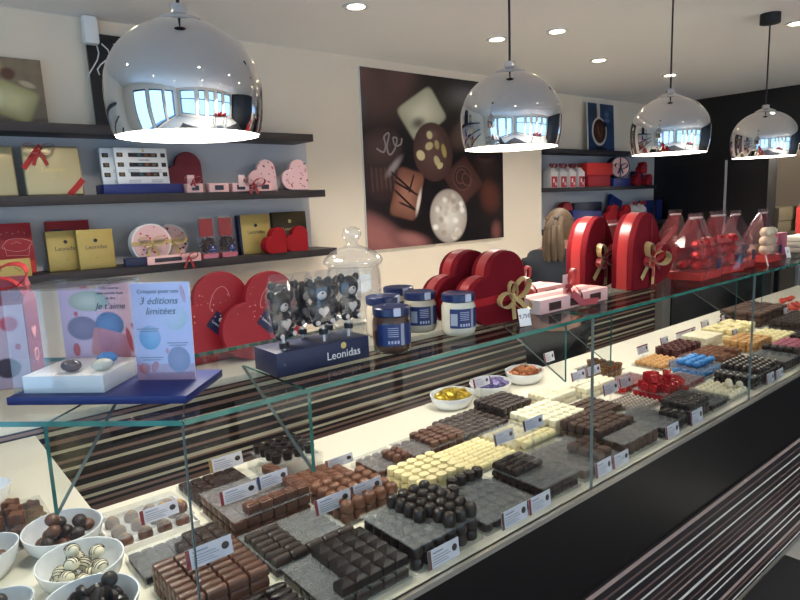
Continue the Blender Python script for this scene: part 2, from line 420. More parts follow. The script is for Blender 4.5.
# ------------------------------------------------------------------ display counter with its glass
ZD, ZG = .852, 1.307     # deck and glass shelf heights
D1 = Vector((-.7071, .7071)); N1 = Vector((.7071, .7071))
def seg_box(mb, a, b, z0, z1, th, m=0, edge=None):
    """A standing pane from a to b (plan points); its narrow faces get material `edge`."""
    a = Vector(a); b = Vector(b); d = (b - a).normalized(); n = Vector((-d.y, d.x)) * th
    P = [a, b, b + n, a + n]
    vs = [(p.x, p.y, z) for z in (z0, z1) for p in P]
    mb.add(vs, [[0, 1, 5, 4], [2, 3, 7, 6]], m)
    mb.add(vs, [[1, 2, 6, 5], [3, 0, 4, 7], [4, 5, 6, 7], [3, 2, 1, 0]], m if edge is None else edge)
def display_counter():
    XE = 5.3
    C = Vector((.30, .85)); E = C + D1 * 1.1
    t = thing('display_counter', 'long chocolate display counter with glass canopy, white deck and black front', 'counter')
    deck = [(C.x, C.y), (XE, C.y), (XE, 1.655), (.338, 1.655), (.338, 2.39), (E.x, 2.39), (E.x, E.y)]
    obj('deck', MB().prism(deck, ZD - .012, ZD), M_deck, t, smooth=0)
    mb = MB(); mb.box(((C.x + XE)/2, .846, ZD - .006), (XE - C.x, .01, .012))
    seg_box(mb, C + Vector((0, -.005)), E + Vector((0, -.005)), ZD - .012, ZD, -.01)
    obj('front_ledge', mb, M_ledge, t, smooth=0)
    body = [(C.x, .87), (XE, .87), (XE, 1.62), (.30, 1.62), (.30, 2.36), (E.x + .02, 2.36), (E.x + .02, E.y + .02)]
    obj('carcass', MB().prism(body, .1, ZD - .0125), mat('carcass', '#1c1819', .5), t, smooth=0)
    mb = MB(); mb.box(((C.x + XE)/2, .858, .7055), (XE - C.x, .02, .265)); seg_box(mb, C + Vector((.0, -.002)), E + Vector((0, -.002)), .575, .838, -.02)
    obj('black_fascia', mb, M_body, t, smooth=0)
    PK, CR, PD = '#a38d85', '#d3cdc4', '#6b564f'
    st = [(.553, .008, PK), (.518, .004, PD), (.486, .005, CR), (.452, .004, PD), (.424, .0045, CR), (.397, .003, PD), (.373, .003, PD), (.346, .005, PK), (.308, .006, CR),
          (.276, .003, PD), (.246, .004, CR), (.212, .004, CR), (.163, .008, PK), (.138, .004, PD), (.112, .004, CR)]
    mb = MB(); mb.box(((C.x + XE)/2, .857, .335), (XE - C.x, .03, .47)); seg_box(mb, C + Vector((0, -.004)), E, .1, .57, -.02)
    obj('slatted_panel', mb, stripes('striped_slats', st, .5, 0), t, smooth=0)
    mb = MB(); mb.box(((C.x + XE)/2, .95, .05), (XE - C.x, .1, .1))
    obj('plinth', mb, M_black, t, smooth=0)
    J = [.30, 1.325, 2.31, 3.32, 4.33, XE]
    G = [M_glass, M_edge]
    for a, b in zip(J, J[1:]):
        mb = MB(); seg_box(mb, (a + .002, .85), (b - .002, .85), ZD, ZG - .008, .006, 0, 1); obj('front_pane', mb, [M_glass, M_joint], t, smooth=0)
        mb = MB(); th = .008
        p = [(a + .001, .846), (b - .001, .846), (b - .001, 1.23), (a + (.157 if a == .30 else .001), 1.23)]
        mb.prism(p, ZG - th, ZG, 0)
        for k in range(2, 6): mb.m[-6 + k] = 1
        obj('top_glass', mb, G, t, smooth=0)
    mb = MB(); seg_box(mb, C + D1 * .002, E, ZD, ZG - .008, -.006, 0, 1); obj('front_pane', mb, [M_glass, M_joint], t, smooth=0)
    a, b = C + Vector((-.001, -.004)), E; q = Vector((.457, 1.23)); r = E + N1 * .38
    mb = MB(); mb.prism([tuple(a), tuple(q), tuple(r), tuple(b)], ZG - .008, ZG, 0)
    for k in range(2, 6): mb.m[-6 + k] = 1
    obj('top_glass', mb, G, t, smooth=0)
    def fin(p, n):
        p = Vector(p); n = Vector(n); s = Vector((-n.y, n.x)) * .0032
        A = [(p.x, p.y, ZG - .009), (p.x, p.y, ZG - .15), (p.x + n.x * .24, p.y + n.y * .24, ZG - .009)]
        vs = [(x + s.x, y + s.y, z) for x, y, z in A] + [(x - s.x, y - s.y, z) for x, y, z in A]
        mb = MB(); mb.add(vs, [[0, 1, 2], [5, 4, 3]], 0); mb.add(vs, [[0, 3, 4, 1], [2, 5, 3, 0]], 1); mb.add(vs, [[1, 4, 5, 2]], 2)
        obj('glass_fin', mb, G + [M_joint], t, smooth=0)
    for x in (.514, 1.222, 1.418, 2.18, 2.40, 3.21, 3.43, 4.22, 4.44): fin((x, .859), (0, 1))
    for s in (.212, .93): fin(C + D1 * s + N1 * .009, N1)
display_counter()

# ------------------------------------------------------------------ lamps
def lamps():
    Rr = .151
    prof = []
    for k in range(0, 15):
        a = k / 14 * pi / 2; prof.append((max(.022, Rr * sin(a)), .090 + .136 * cos(a)))
    for z in (.02, .042, .060, .076, .088):
        q = z / .168; prof.append((Rr * (1 - q ** 2.6) ** (1 / 2.6), .090 - z))
    t = thing('pendant_lamp', 'x', 'lamp', group='chrome pendant lamps')
    d = obj('chrome_dome', MB().shell(prof, seg=64), M_chrome, t, smooth=80)
    inner = [(max(.02, r - .004), z - (.003 if z > .2 else 0)) for r, z in prof]
    obj('white_liner', MB().shell(inner, seg=64), M_lampin, t, smooth=80)
    obj('diffuser', MB().cyl((0, 0, .005), .139, .004, seg=48), M_glow, t, smooth=30)
    obj('cap', MB().lathe([(.048, .212), (.046, .224), (.03, .232), (.018, .236), (.017, .252), (.008, .254)], seg=32), M_chrome, t)
    obj('cord', MB().cyl((0, 0, .25), .0035, HC - 1.743 - .29, seg=10), M_cord, t)
    obj('ceiling_rose', MB().lathe([(.012, HC - 1.743 - .05), (.045, HC - 1.743 - .045), (.045, HC - 1.743)], seg=24), M_cord, t)
    xs = [(.517, 1.265, 'nearest the striped back counter corner, above the acrylic display case'), (1.515, 1.265, 'before the big chocolate poster'),
          (2.487, 1.262, 'before the far wall shelves'), (3.44, 1.26, 'before the black end wall')]
    labs = ['largest-looking chrome dome pendant lamp above the acrylic display case', 'chrome dome pendant lamp overlapping the big chocolate poster',
            'chrome dome pendant lamp before the far recessed wall shelves', 'chrome dome pendant lamp before the black end wall']
    for i, (x, y, _) in enumerate(xs):
        o = t if i == 0 else copy_tree(t)
        o.location = (x, y, 1.743); o['label'] = labs[i]
        L = bpy.data.lights.new('pendant_light', 'AREA'); L.shape = 'DISK'; L.size = .2; L.energy = 1.9; L.color = (1, .95, .87); L.spread = radians(150)
        lo = bpy.data.objects.new('pendant_light', L); COL.objects.link(lo); lo.location = (x, y, 1.746)
    vis = [(1.689, 2.24, 'nearest the big lamp'), (2.643, 2.291, ''), (2.79, 2.019, ''), (3.608, 2.298, ''), (4.541, 2.312, ''), (3.756, 1.248, '')]
    labs = ['round recessed ceiling downlight above the white chocolate poster shelf', 'recessed ceiling downlight just behind the cord of the second lamp',
            'recessed ceiling downlight with tilted lens beside the second lamp cord', 'recessed ceiling downlight between the second and third lamp cords',
            'recessed ceiling downlight directly behind the third lamp cord', 'recessed ceiling downlight beyond the fourth lamp cord at the frame edge']
    d = thing('ceiling_downlight', 'x', 'downlight', group='ceiling downlights')
    obj('trim_ring', MB().lathe([(.038, -.004), (.055, -.006), (.058, 0), (.038, 0), (.038, -.004)], seg=28), mat('white_metal', '#d9d8d4', .4), d)
    obj('lens', MB().cyl((0, 0, -.003), .037, .002, seg=24), M_spot, d)
    fill_spots = [(.6, 2.2), (-.6, 1.6), (.5, .0), (1.8, -.1), (3.1, -.2), (4.4, -.1), (-1.6, .2), (-1.4, -1.4), (.6, -1.8), (2.2, -1.9), (3.8, -1.9), (.5, -3.2), (2.6, -3.2), (4.4, -3.2), (5.2, 1.1)]  # unseen downlights added to fill the ceiling and walls with light
    for i, p in enumerate(vis + fill_spots):
        o = d if i == 0 else copy_tree(d)
        o.location = (p[0], p[1], HC); o['label'] = labs[i] if i < 6 else 'added recessed ceiling downlight out of view, filling the room with light'
        L = bpy.data.lights.new('downlight', 'SPOT'); L.energy = 13 if i < 6 else (16 if p[1] > -.5 else (170 if p[1] > -2.5 else 260)); L.spot_size = radians(118); L.spot_blend = .7; L.shadow_soft_size = .03; L.color = (1, .95, .87)
        lo = bpy.data.objects.new('downlight', L); COL.objects.link(lo); lo.location = (p[0], p[1], HC - .03)
lamps()
L = bpy.data.lights.new('store_light', 'POINT'); L.energy = 14; L.shadow_soft_size = .1; L.color = (1, .95, .88)
lo = bpy.data.objects.new('store_light', L); COL.objects.link(lo); lo.location = (6.8, 1.4, 2.0)
def daylight():
    for nm, loc, rot, sx, sy, e in (('daylight_front', (1.6, -4.35, 1.3), (radians(90), 0, 0), 8.2, 2.0, 60), ('daylight_side', (-3.35, -.6, 1.2), (radians(90), 0, radians(-90)), 5, 2, 44)):
        L = bpy.data.lights.new(nm, 'AREA'); L.shape = 'RECTANGLE'; L.size = sx; L.size_y = sy; L.energy = e; L.color = (.40, .68, 1)
        o = bpy.data.objects.new(nm, L); COL.objects.link(o); o.location = loc; o.rotation_euler = rot
daylight()
W = bpy.data.worlds.new('world'); SC.world = W; W.use_nodes = True
W.node_tree.nodes['Background'].inputs[0].default_value = (.25, .5, .95, 1)
W.node_tree.nodes['Background'].inputs[1].default_value = .8
# ------------------------------------------------------------------ small builders
def heart_pts(s, mirror=False, n=14, tall=False):
    """Heart resting on one straight side: 90 degree tip at the origin, lobes up and sideways."""
    p = [(.03 * s, 0)]
    for k in range(n + 1):
        a = -pi/2 + pi * k / n; p.append((s + s/2 * cos(a), s/2 + s/2 * sin(a)))
    for k in range(n + 1):
        a = pi * k / n; p.append((s/2 + s/2 * cos(a), s + s/2 * sin(a)))
    p.append((0, .03 * s))
    q = []
    for x, z in p:
        if not q or abs(x - q[-1][0]) + abs(z - q[-1][1]) > 1e-5: q.append((x, z))
    if tall:
        q = [(.03 * s, 0)]; A = []
        for k in range(3 * n):
            a = -pi/2 + pi * k / (3 * n); x, z = s * (.62 + .88 * cos(a)), s * (.5 + .5 * sin(a))
            if z < x: A.append((x, z))
        q += A + [(z, x) for x, z in A[::-1]] + [(0, .03 * s)]
    if mirror: q = [(-x, z) for x, z in q][::-1]
    return q
def grow(poly, d):
    n = len(poly); out = []
    for i in range(n):
        a = Vector(poly[i - 1]); b = Vector(poly[i]); c = Vector(poly[(i + 1) % n])
        t = (c - a); t.normalize(); nn = Vector((t.y, -t.x)); out.append(tuple(b + nn * d))
    return out
def upheart(r, n=40):
    """Upright heart outline about its centre, radius about r."""
    return [(r * .062 * 16 * sin(t) ** 3, r * .062 * (13 * cos(t) - 5 * cos(2*t) - 2 * cos(3*t) - cos(4*t) + 2)) for t in [2 * pi * k / n for k in range(n)]]
def heart_box(name, label, cat, loc, s, d, m, mirror, rz=0, rx=0, group=None, band=None, bev=.004, tall=False):
    t = thing(name, label, cat, loc, rz, rx, group=group)
    P = heart_pts(s, mirror, tall=tall)
    bevel(obj('lid', MB().slab(P, -d, -d * .45), m, t), bev, 3)
    Q = grow(P, -.003)
    bevel(obj('base', MB().slab(Q, -d * .47, 0), m, t), min(bev, .004), 2)
    if band: obj('ribbon_band', MB().slab(grow(P, .0012), -d * .72, -d * .28), band, t)
    return t
def bow(parent, loc, s, m, rot=(0, 0, 0), tails=True, name='bow', tail=1.0):
    """Two loops, a knot and two tails, facing -Y; s = loop length."""
    mb = MB(); w = s * .15
    for sg in (-1, 1):
        pts = []; wv = []
        for k in range(13):
            a = pi * 2 * k / 12
            x = sg * (s * .5 * (1 - cos(a))); z = s * .34 * sin(a) + x * sg * .25
            pts.append((x, -.25 * s * sin(a / 2) - .002, z)); wv.append((0, w * (.35 + .65 * sin(a / 2)), w * .25))
        mb.ribbon(pts, wv, s * .008)
        if tails:
            mb.ribbon([(0, -.004, 0), (sg * s * .25 * tail, -.03 * s - .002, -.5 * s * tail), (sg * s * .45 * tail, -.02 * s - .001, -1.05 * s * tail)], (w * .7, 0, sg * w * .3), s * .008)
    mb.sphere((0, -.06 * s - .002, 0), (s * .13, s * .1, s * .13), u=10, v=6)
    return obj(name, mb, m, parent, loc, rot=rot)
def label_patch(parent, w, h, loc, rot=(0, 0, 0), m=None, size=None, body='Leonidas', name='label'):
    o = obj(name, MB().box((0, -.0006, 0), (w, .0012, h)), m or M_navy, parent, loc, rot=rot, smooth=0)
    text(o, body, size or w * .2, (0, -.0014, -h * .1), M_inkw)
    o2 = obj('emblem', MB().lathe([(h * .09, 0), (h * .13, 0), (h * .13, .0004), (h * .09, .0004), (h * .09, 0)], seg=20, M=Matrix.Translation((0, -.0012, h * .22)) @ Matrix.Rotation(pi/2, 4, 'X')), M_inkw, o)
    return o
def emblem(parent, r, loc, m):
    mb = MB(); X = Matrix.Translation(loc) @ Matrix.Rotation(pi/2, 4, 'X')
    mb.lathe([(r * .8, 0), (r, 0), (r, .0004), (r * .8, .0004), (r * .8, 0)], seg=20, M=X)
    mb.lathe([(.0001, 0), (r * .4, 0), (r * .4, .0004), (.0001, .0004)], seg=8, M=X)
    return obj('emblem', mb, m, parent)
def carton(name, label, cat, loc, w, d, h, m, rz=0, rx=0, group=None, ry=0, bev=.0015):
    """A closed box standing on loc: front face at -d/2."""
    t = thing(name, label, cat, loc, rz, rx, ry, group)
    obj('carton', MB().box((0, 0, h/2), (w, d, h), bev=bev), m, t)
    return t

# ------------------------------------------------------------------ wall shelves
SZ = (1.953, 1.673, 1.365); RZ = (1.953, 1.6545, 1.324)
def shelves():
    nm = ['top', 'middle', 'bottom']
    for k in range(3):
        w = (1.79, 1.845, 1.90)[k]
        o = thing('wall_shelf', 'dark wood wall shelf, %s of the three beside the poster behind the big lamp' % nm[k], 'shelf', ((w - 1.2)/2, 2.89, SZ[k]), group='wall shelves behind the big lamp')
        obj('board', MB().box((0, 0, -.018), (w + 1.2, .2, .036), bev=.001), M_shelf, o)
        w = (5.69, 5.69, 5.97)[k]
        o = thing('wall_shelf', 'dark wood shelf, %s of the three in the far recess' % nm[k], 'shelf', ((3.952 + w)/2, 3.09, RZ[k]), group='shelves in the far recess')
        obj('board', MB().box((0, 0, -.016), (w - 3.952, .19, .032), bev=.001), M_shelf, o)
shelves()

# ------------------------------------------------------------------ posters
def posters():
    def P(name, label, loc, w, h, m, rx=0, th=.012, edge=None):
        t = thing(name, label, 'poster', loc, 0, rx)
        obj('board', MB().box((0, th/2 + .0006, h/2), (w, th, h)), edge or M_white, t, smooth=0)
        obj('print', MB().sheet(-w/2, 0, w/2, h, 0), m, t, smooth=0)
        return t
    RP = random.Random(4)
    coco = [('e', .555 + .13 * q * cos(an), .165 + .16 * q * sin(an), .022, .026, RP.uniform(0, 90), RP.choice(('#f3eee6', '#cbbfb2', '#b09f90', '#e9e2d8')), .7, None) for q, an in [(math.sqrt(RP.random()) * .9, RP.uniform(0, 6.3)) for _ in range(26)]]
    flute = [('r', .045 + .028 * k, .42 - .008 * abs(k - 2.5), .007, .085, 2, '#5a403b', .5, None) for k in range(7)]
    big = print_mat('big_praline_photo', '#150e10', [
        ('e', 0.015, .92, .36, .26, -35, '#6a4946', .8, '#35231f'), ('e', 0.235, .98, .20, .30, -25, '#5a3d3b', .8, '#2a1b1b'), ('e', 0.695, .90, .20, .11, 0, '#55555a', .9, '#171212'), ('e', -.025, .80, .09, .14, 0, '#565252', .9, '#2a2022'),
        ('q', 0.385, .775, .145, .115, 34, '#e0dcc3', .12, '#a9a68a'), ('e', 0.355, .72, .06, .04, 20, '#6d6553', .9, None), ('e', 0.695, .68, .17, .10, 40, '#6a5247', .4, '#33231e'),
        ('e', 0.105, .42, .125, .16, 0, '#432d29', .15, '#2a1b1a')] + flute + [('e', 0.110, .575, .145, .115, 22, '#5c433d', .12, '#33221f'), ('e', 0.185, .47, .025, .09, -42, '#9c8f8c', .8, None),
        ('e', 0.855, .48, .13, .10, 0, '#34201c', .3, '#1b100e'), ('e', 0.855, .52, .10, .05, 0, '#4f3730', .4, '#241512'), ('e', 0.855, .54, .06, .02, 0, '#2a1815', .4, None), ('e', 0.885, .28, .11, .15, 15, '#5c2f24', .4, '#2c1512'),
        ('q', 0.675, .385, .115, .125, 38, '#633e36', .12, '#482a25'), ('e', 0.665, .40, .075, .08, 20, '#6d4c46', .08, None), ('e', 0.665, .40, .068, .073, 20, '#452823', .08, None), ('e', 0.655, .41, .04, .05, -20, '#7a5a53', .12, None), ('e', 0.655, .41, .034, .044, -20, '#452823', .12, None), ('e', 0.695, .39, .035, .045, 30, '#7a5a53', .12, None), ('e', 0.695, .39, .029, .039, 30, '#452823', .12, None),
        ('e', 0.455, .555, .142, .178, 6, '#6f4f48', .05, '#4a302b'), ('e', 0.445, .66, .05, .03, 0, '#7d5e57', 1, None),
        ('e', 0.430, .655, .022, .026, 10, '#d8cc9d', .25, None), ('e', 0.425, .59, .032, .024, 30, '#cdbf8c', .25, None), ('e', 0.480, .60, .018, .03, 10, '#b9a873', .25, None), ('e', 0.530, .565, .018, .045, 12, '#b8a05c', .25, None), ('e', 0.365, .535, .03, .034, 40, '#d8cc9d', .25, None), ('e', 0.480, .50, .022, .04, 25, '#cdbf8c', .25, None), ('e', 0.500, .475, .026, .018, 40, '#d6c995', .25, None),
        ('q', 0.265, .31, .095, .15, -16, '#a06e5a', .12, '#6b4234'), ('r', 0.235, .38, .007, .10, 50, '#2a1512', .3, None), ('r', 0.265, .34, .007, .11, 62, '#2a1512', .3, None), ('r', 0.255, .27, .007, .11, 48, '#2a1512', .3, None), ('r', 0.285, .23, .007, .09, 66, '#2a1512', .3, None), ('r', 0.295, .37, .006, .06, -20, '#2a1512', .3, None), ('e', 0.340, .26, .015, .09, -14, '#e0d0c6', .7, None),
        ('e', 0.055, .08, .30, .13, -32, '#9a625d', .4, '#5a3636'), ('e', 0.285, .04, .16, .06, -16, '#a06a64', .6, '#6b4040'),
        ('e', 0.555, .165, .142, .172, 4, '#ddd6cc', .08, '#a4968a')] + coco + [('e', 0.935, .05, .05, .08, 0, '#7a4a44', .8, None)], rough=.3)
    t = P('wall_picture', 'large square photo poster of assorted pralines on the cream wall', (2.873, 2.986, 1.312), 1.235, 1.058, big, th=.012)
    pp = mat('poster_print_pale', '#9c8f89', .5)
    sw = [(-.52, .60), (-.47, .58), (-.45, .62), (-.46, .67), (-.42, .69), (-.44, .61), (-.42, .565), (-.38, .60), (-.36, .66), (-.39, .665), (-.375, .62), (-.33, .63), (-.32, .67)]
    pts = []
    for k in range(len(sw) - 1):
        p0, p1, p2, p3 = (Vector(sw[max(0, min(len(sw) - 1, k + d))]) for d in (-1, 0, 1, 2))
        for q in range(6):
            u = q / 6; v = .5 * (2 * p1 + (p2 - p0) * u + (2 * p0 - 5 * p1 + 4 * p2 - p3) * u * u + (3 * p1 - p0 - 3 * p2 + p3) * u ** 3); pts.append((v.x, -.0006, v.y))
    obj('icing_swirl', MB().tube(pts, .006, seg=5), pp, t)
    white = print_mat('white_praline_photo', '#8f7d66', [('e', .25, .85, .30, .20, 10, '#d8cf9c', .25, '#8f8455'), ('e', .58, .76, .10, .10, 0, '#5b3426', .4, None), ('e', .80, .62, .12, .05, -20, '#bfae8e', .5, None),
        ('r', .5, .02, .6, .10, 0, '#4c4236', .8, None), ('e', .12, .40, .16, .22, 0, '#cfc592', .25, '#8c8150'), ('q', .60, .36, .30, .27, -22, '#d9d09c', .18, '#9c925f'), ('e', .42, .40, .10, .16, -10, '#e6dfb4', .9, None)], noise='#6f5f4c')
    P('white_praline_poster', 'photo poster of white chocolates on the top shelf at the frame edge', (.47, 2.95, 1.956), .29, .265, white, rx=-.06)
    dark = print_mat('dark_photo', '#0e0b0c', [('e', .75, .35, .35, .3, 20, '#3a241c', .5, '#1a0f0d'), ('e', .3, .8, .1, .08, 0, '#2b2b2c', .8, None)])
    t = P('dark_poster', 'black poster with white swirling script behind the big lamp', (1.06, 2.95, 1.956), .52, .40, dark, rx=-.05, edge=M_black)
    mb = MB()
    for a, b in ((0, .0), (.05, .02), (.1, .03)):
        mb.tube([(-.20 + a + .03 * sin(k * .9), -.001, .36 - .022 * k + b * .3) for k in range(7)], .003, seg=5)
    mb.tube([(-.245 + .03 * sin(k * .7 + 1), -.001, .35 - .03 * k) for k in range(6)], .003, seg=5)
    obj('script_print', mb, M_inkw, t)
    P('white_poster', 'plain white edged poster leaning on the top shelf behind the big lamp', (1.46, 2.955, 1.956), .24, .255, print_mat('pale_photo', '#d9d7d2', [('e', .5, .5, .25, .3, 0, '#b9a58f', .5, None)]), rx=-.05)
    blue = print_mat('chocolate_bowl_photo', '#1f3350', [('r', .40, .90, .06, .3, 0, '#c9c2b0', .15, None), ('e', .2, .8, .2, .2, 0, '#152338', .8, None), ('e', .8, .2, .3, .3, 0, '#28456b', .9, None),
        ('e', .42, .42, .29, .30, 0, '#cfc8ba', .06, None), ('e', .43, .43, .25, .265, 0, '#4a2418', .1, '#2c140e'), ('e', .38, .45, .03, .16, 10, '#7a4a30', .5, None), ('e', .50, .42, .025, .16, -12, '#6a3d28', .5, None), ('e', .44, .36, .02, .12, 30, '#7a4a30', .5, None),
        ('e', .62, .58, .10, .08, 0, '#171013', .4, None), ('e', .72, .78, .11, .10, 0, '#51698c', .5, '#2c4568'), ('e', .72, .66, .14, .05, 0, '#51698c', .6, None), ('e', .45, .06, .25, .06, 0, '#2a1a1c', .5, None)], noise='#2a466a')
    P('chocolate_bowl_poster', 'blue photo poster of a white chocolate bowl on the far recess shelf', (4.96, 3.12, 1.956), .40, .405, blue, rx=-.04)
    t = thing('wall_speaker', 'small white box mounted high on the wall beside the black poster', 'speaker', (.815, 2.98, 2.30))
    obj('housing', MB().box((0, -.03, .06), (.06, .05, .115), bev=.012), M_white, t)
    obj('bracket', MB().box((0, .005, .06), (.03, .025, .05)), M_white, t)
posters()

# ------------------------------------------------------------------ goods on the shelves behind the big lamp
def left_shelf_goods():
    Y = 2.87; z = SZ[1]
    G = 'champagne gift tins'
    def tin(label, x, w, h, y, script=True):
        t = thing('gift_tin', label, 'gift tin', (x, y, z), 0, -.10)
        obj('body', MB().box((0, 0, h/2), (w, .045, h), bev=.014, seg=3), M_tin, t)
        obj('lid_rim', MB().box((0, -.018, h/2), (w + .004, .02, h + .003), bev=.009, seg=3), M_tin, t)
        text(t, 'Leonidas', .026, (0, -.0285, h * .52), M_inkg, shear=.3); text(t, '1913', .009, (0, -.0285, h * .37), M_inkg)
        return t
    t = tin('champagne gold gift tin with a red ribbon bow and a red corner ribbon', .592, .205, .196, Y)
    mb = MB(); mb.ribbon([(-.105, -.030, .105), (-.05, -.030, .18), (-.035, -.0295, .197)], (.008, 0, -.006), .0006); obj('upper_ribbon', mb, M_ribr, t); mb = MB(); mb.ribbon([(.045, -.0295, .0), (.075, -.030, .03), (.104, -.0295, .062)], (-.008, 0, .008), .0006)
    obj('corner_ribbon', mb, M_ribr, t)
    bow(t, (-.045, -.032, .176), .055, M_ribr)
    tin('champagne gold gift tin half hidden behind the ribboned tin', .36, .205, .196, Y + .03)
    # white assortment boxes on their navy stand
    t = thing('box_stand', 'navy card stand under the white assortment boxes', 'display stand', (.93, Y, z)); obj('tray', MB().box((0, 0, .021), (.335, .12, .042), bev=.002), M_navy2, t)
    WG = 'white assortment boxes'
    def wbox(label, x, y):
        t = thing('assortment_box', label, 'chocolate box', (x, y, z + .043), 0, -.1, group=WG)
        w, h = .222, .155
        obj('carton', MB().box((0, 0, h/2), (w, .022, h), bev=.002), M_white, t)
        cs = [mat('praline_gold', '#7a5f3c', .4), mat('praline_dark', '#33221e', .4), mat('praline_teal', '#2f5a66', .4), mat('praline_rust', '#8a4230', .4)]
        for r in range(3):
            zz = h * (.80 - .27 * r); mb = MB()
            for x0, x1 in ((-.103, -.078), (-.055, .068), (.083, .103)): mb.box(((x0 + x1)/2, -.0112, zz), (x1 - x0, .001, .018))
            obj('window', mb, mat('window_dark', '#262026', .3), t, smooth=0)
            mb = MB(); q = 0
            for x0 in (-.09, -.04, -.01, .02, .05, .093): mb.sphere((x0, -.0125, zz), (.009, .002, .007), q % 4, u=8, v=5); q += 1
            obj('window_print', mb, cs, t)
        text(t, 'Leonidas', .013, (.01, -.0116, h * .665), M_ink); emblem(t, .006, (.01, -.0113, h * .92), M_inkg)
        mb = MB()
        for zz in (.385, .33, .10, .05):
            for x0 in (-.04, .055): mb.box((x0, -.0114, h * zz), (.05, .0006, .002))
        obj('small_print', mb, M_ink_grey, t, smooth=0)
        return t
    wbox('white chocolate assortment box with three rows of windows, front of the pair', .943, Y - .015); wbox('white chocolate assortment box peeping out behind its twin', .895, Y + .025)
    heart_box('heart_box', 'plain crimson heart box leaning at the back of the middle shelf', 'heart box', (1.245, 2.955, z), .128, .03, M_crimson, True, rx=-.08)
    # pink slim boxes with bows
    for i, (x, w, lab, up) in enumerate(((1.148, .075, 'short pink praline box with upright red tag, beside the crimson heart', 1), (1.262, .095, 'pink praline box between two bowed boxes on the middle shelf', 0), (1.432, .205, 'long pink praline box with a hanging red ribbon bow', 1))):
        t = thing('praline_box', lab, 'praline box', (x, Y - .055, z), group='pink praline boxes on the middle shelf')
        obj('carton', MB().box((0, 0, .02), (w, .045, .04), bev=.0015), M_pink, t)
        for k in range(1 if w < .1 else 3): obj('window', MB().box((-w * .5 + (k + .65) * w / (1.3 if w < .1 else 3.2), -.0228, .02), (w * (.45 if w < .1 else .2), .0008, .022)), mat('window_dark', '#262026', .3), t, smooth=0)
        if up:
            obj('gift_tag', MB().box((-w * .28, -.028, .05), (.034, .002, .055)), mat('tag_pink', '#e6c2bd', .5), t, rz=0)
            bow(t, (-w * .2 if i == 0 else .0, -.032, .05 if i == 0 else .035), .04 if i == 0 else .055, M_ribr, tail=.8 if i else .5)
    pk = mat('pink_printed_card', '#dcb2b0', .5)
    for i, (x, lab) in enumerate(((1.605, 'pink heart box with scattered red hearts, half behind its twin on the middle shelf'), (1.775, 'pink heart box with scattered red hearts, nearest the end of the middle shelf'))):
        t = heart_box('pink_heart_box', lab, 'heart box', (x, Y + .02 - .03 * i, z), .104, .03, pk, True, rx=-.08, group='pink heart boxes')
        mb = MB(); RR = random.Random(3 + i)
        for k in range(26):
            x0, z0 = -RR.uniform(.008, .145), RR.uniform(.008, .145)
            if (x0 < -.1 and z0 > .1) or (x0 < -.097 and z0 > .088) : continue
            r = RR.choice((.003, .004, .006)); mb.slab([(x0 + a, z0 + b) for a, b in upheart(r, 12)], -.0308, -.030, RR.choice((0, 1)))
        obj('heart_print', mb, [M_dotr, M_dot], t)
    # bottom shelf
    z = SZ[2]
    def redbox(label, x, w, h, y, draw):
        t = carton('red_gift_box', label, 'gift box', (x, y, z), w, .04, h, M_red, rx=-.08)
        label_patch(t, .05, .045, (-w * .28, -.021, h * .72))
        if draw:
            mb = MB(); cx, cz = w * .18, h * .58
            mb.tube([(cx + .05 * cos(a) * (1 + .12 * sin(4 * a)), -.0212, cz + .026 * sin(a)) for a in [i * .35 for i in range(19)]], .0012, seg=4)
            mb.tube([(cx - .045, -.0212, cz - .005), (cx - .04, -.0212, cz - .04), (cx + .035, -.0212, cz - .045), (cx + .045, -.0212, cz)], .0012, seg=4)
            mb.tube([(cx - .02, -.0212, cz + .005), (cx, -.0212, cz + .012), (cx + .015, -.0212, cz + .004)], .001, seg=4)
            for k in range(5): mb.sphere((cx - .05 + .02 * k, -.0212, cz + .045 + .006 * (k % 2)), .0022, u=6, v=4)
            obj('cup_drawing', mb, mat('pale_pink_ink', '#d58a86', .5), t)
            obj('bright_band', MB().box((0, -.0206, h * .14), (w - .002, .001, h * .24)), mat('bright_red', '#c42a24', .5), t, smooth=0)
        return t
    redbox('red gift box with a pale drawn cup and navy label on the bottom shelf', .405, .175, .205, Y + .03, True)
    redbox('plain red gift box standing behind the two gold boxes', .64, .165, .205, 2.955, False)
    def goldbox(label, x, w, h, y, side=False):
        t = carton('gold_chocolate_box', label, 'chocolate box', (x, y, z), w, .035, h, M_gold, rx=-.07, group=None)
        text(t, 'Leonidas', w * .17, (0, -.0182, h * .55), M_ink); emblem(t, w * .055, (0, -.018, h * .72), M_ink); text(t, '~', w * .12, (0, -.0182, h * .28), M_ink)
        if side: obj('sleeve_side', MB().box((-w/2 - .006, 0, h/2), (.012, .036, h), bev=.001), M_navy, t)
        return t
    goldbox('square gold chocolate box before the plain red box, foremost of two', .717, .142, .165, Y - .01)
    goldbox('square gold chocolate box partly covered by its twin before the red box', .612, .142, .165, Y + .035)
    goldbox('square gold chocolate box with dark sleeve behind the small red hearts', 1.478, .16, .195, Y + .02, True)
    t = carton('gold_slim_box', 'slim gold box with a drawn heart lying before the red cup box', 'chocolate box', (.375, Y - .06, z), .17, .03, .07, M_gold, rx=-.05)
    text(t, 'Leonidas', .02, (-.05, -.0156, .034), M_ink); mb = MB(); H = upheart(.017, 24); mb.tube([(.045 + a, -.0156, .036 + b) for a, b in H + H[:1]], .0007, seg=4); obj('heart_drawing', mb, M_ink, t)
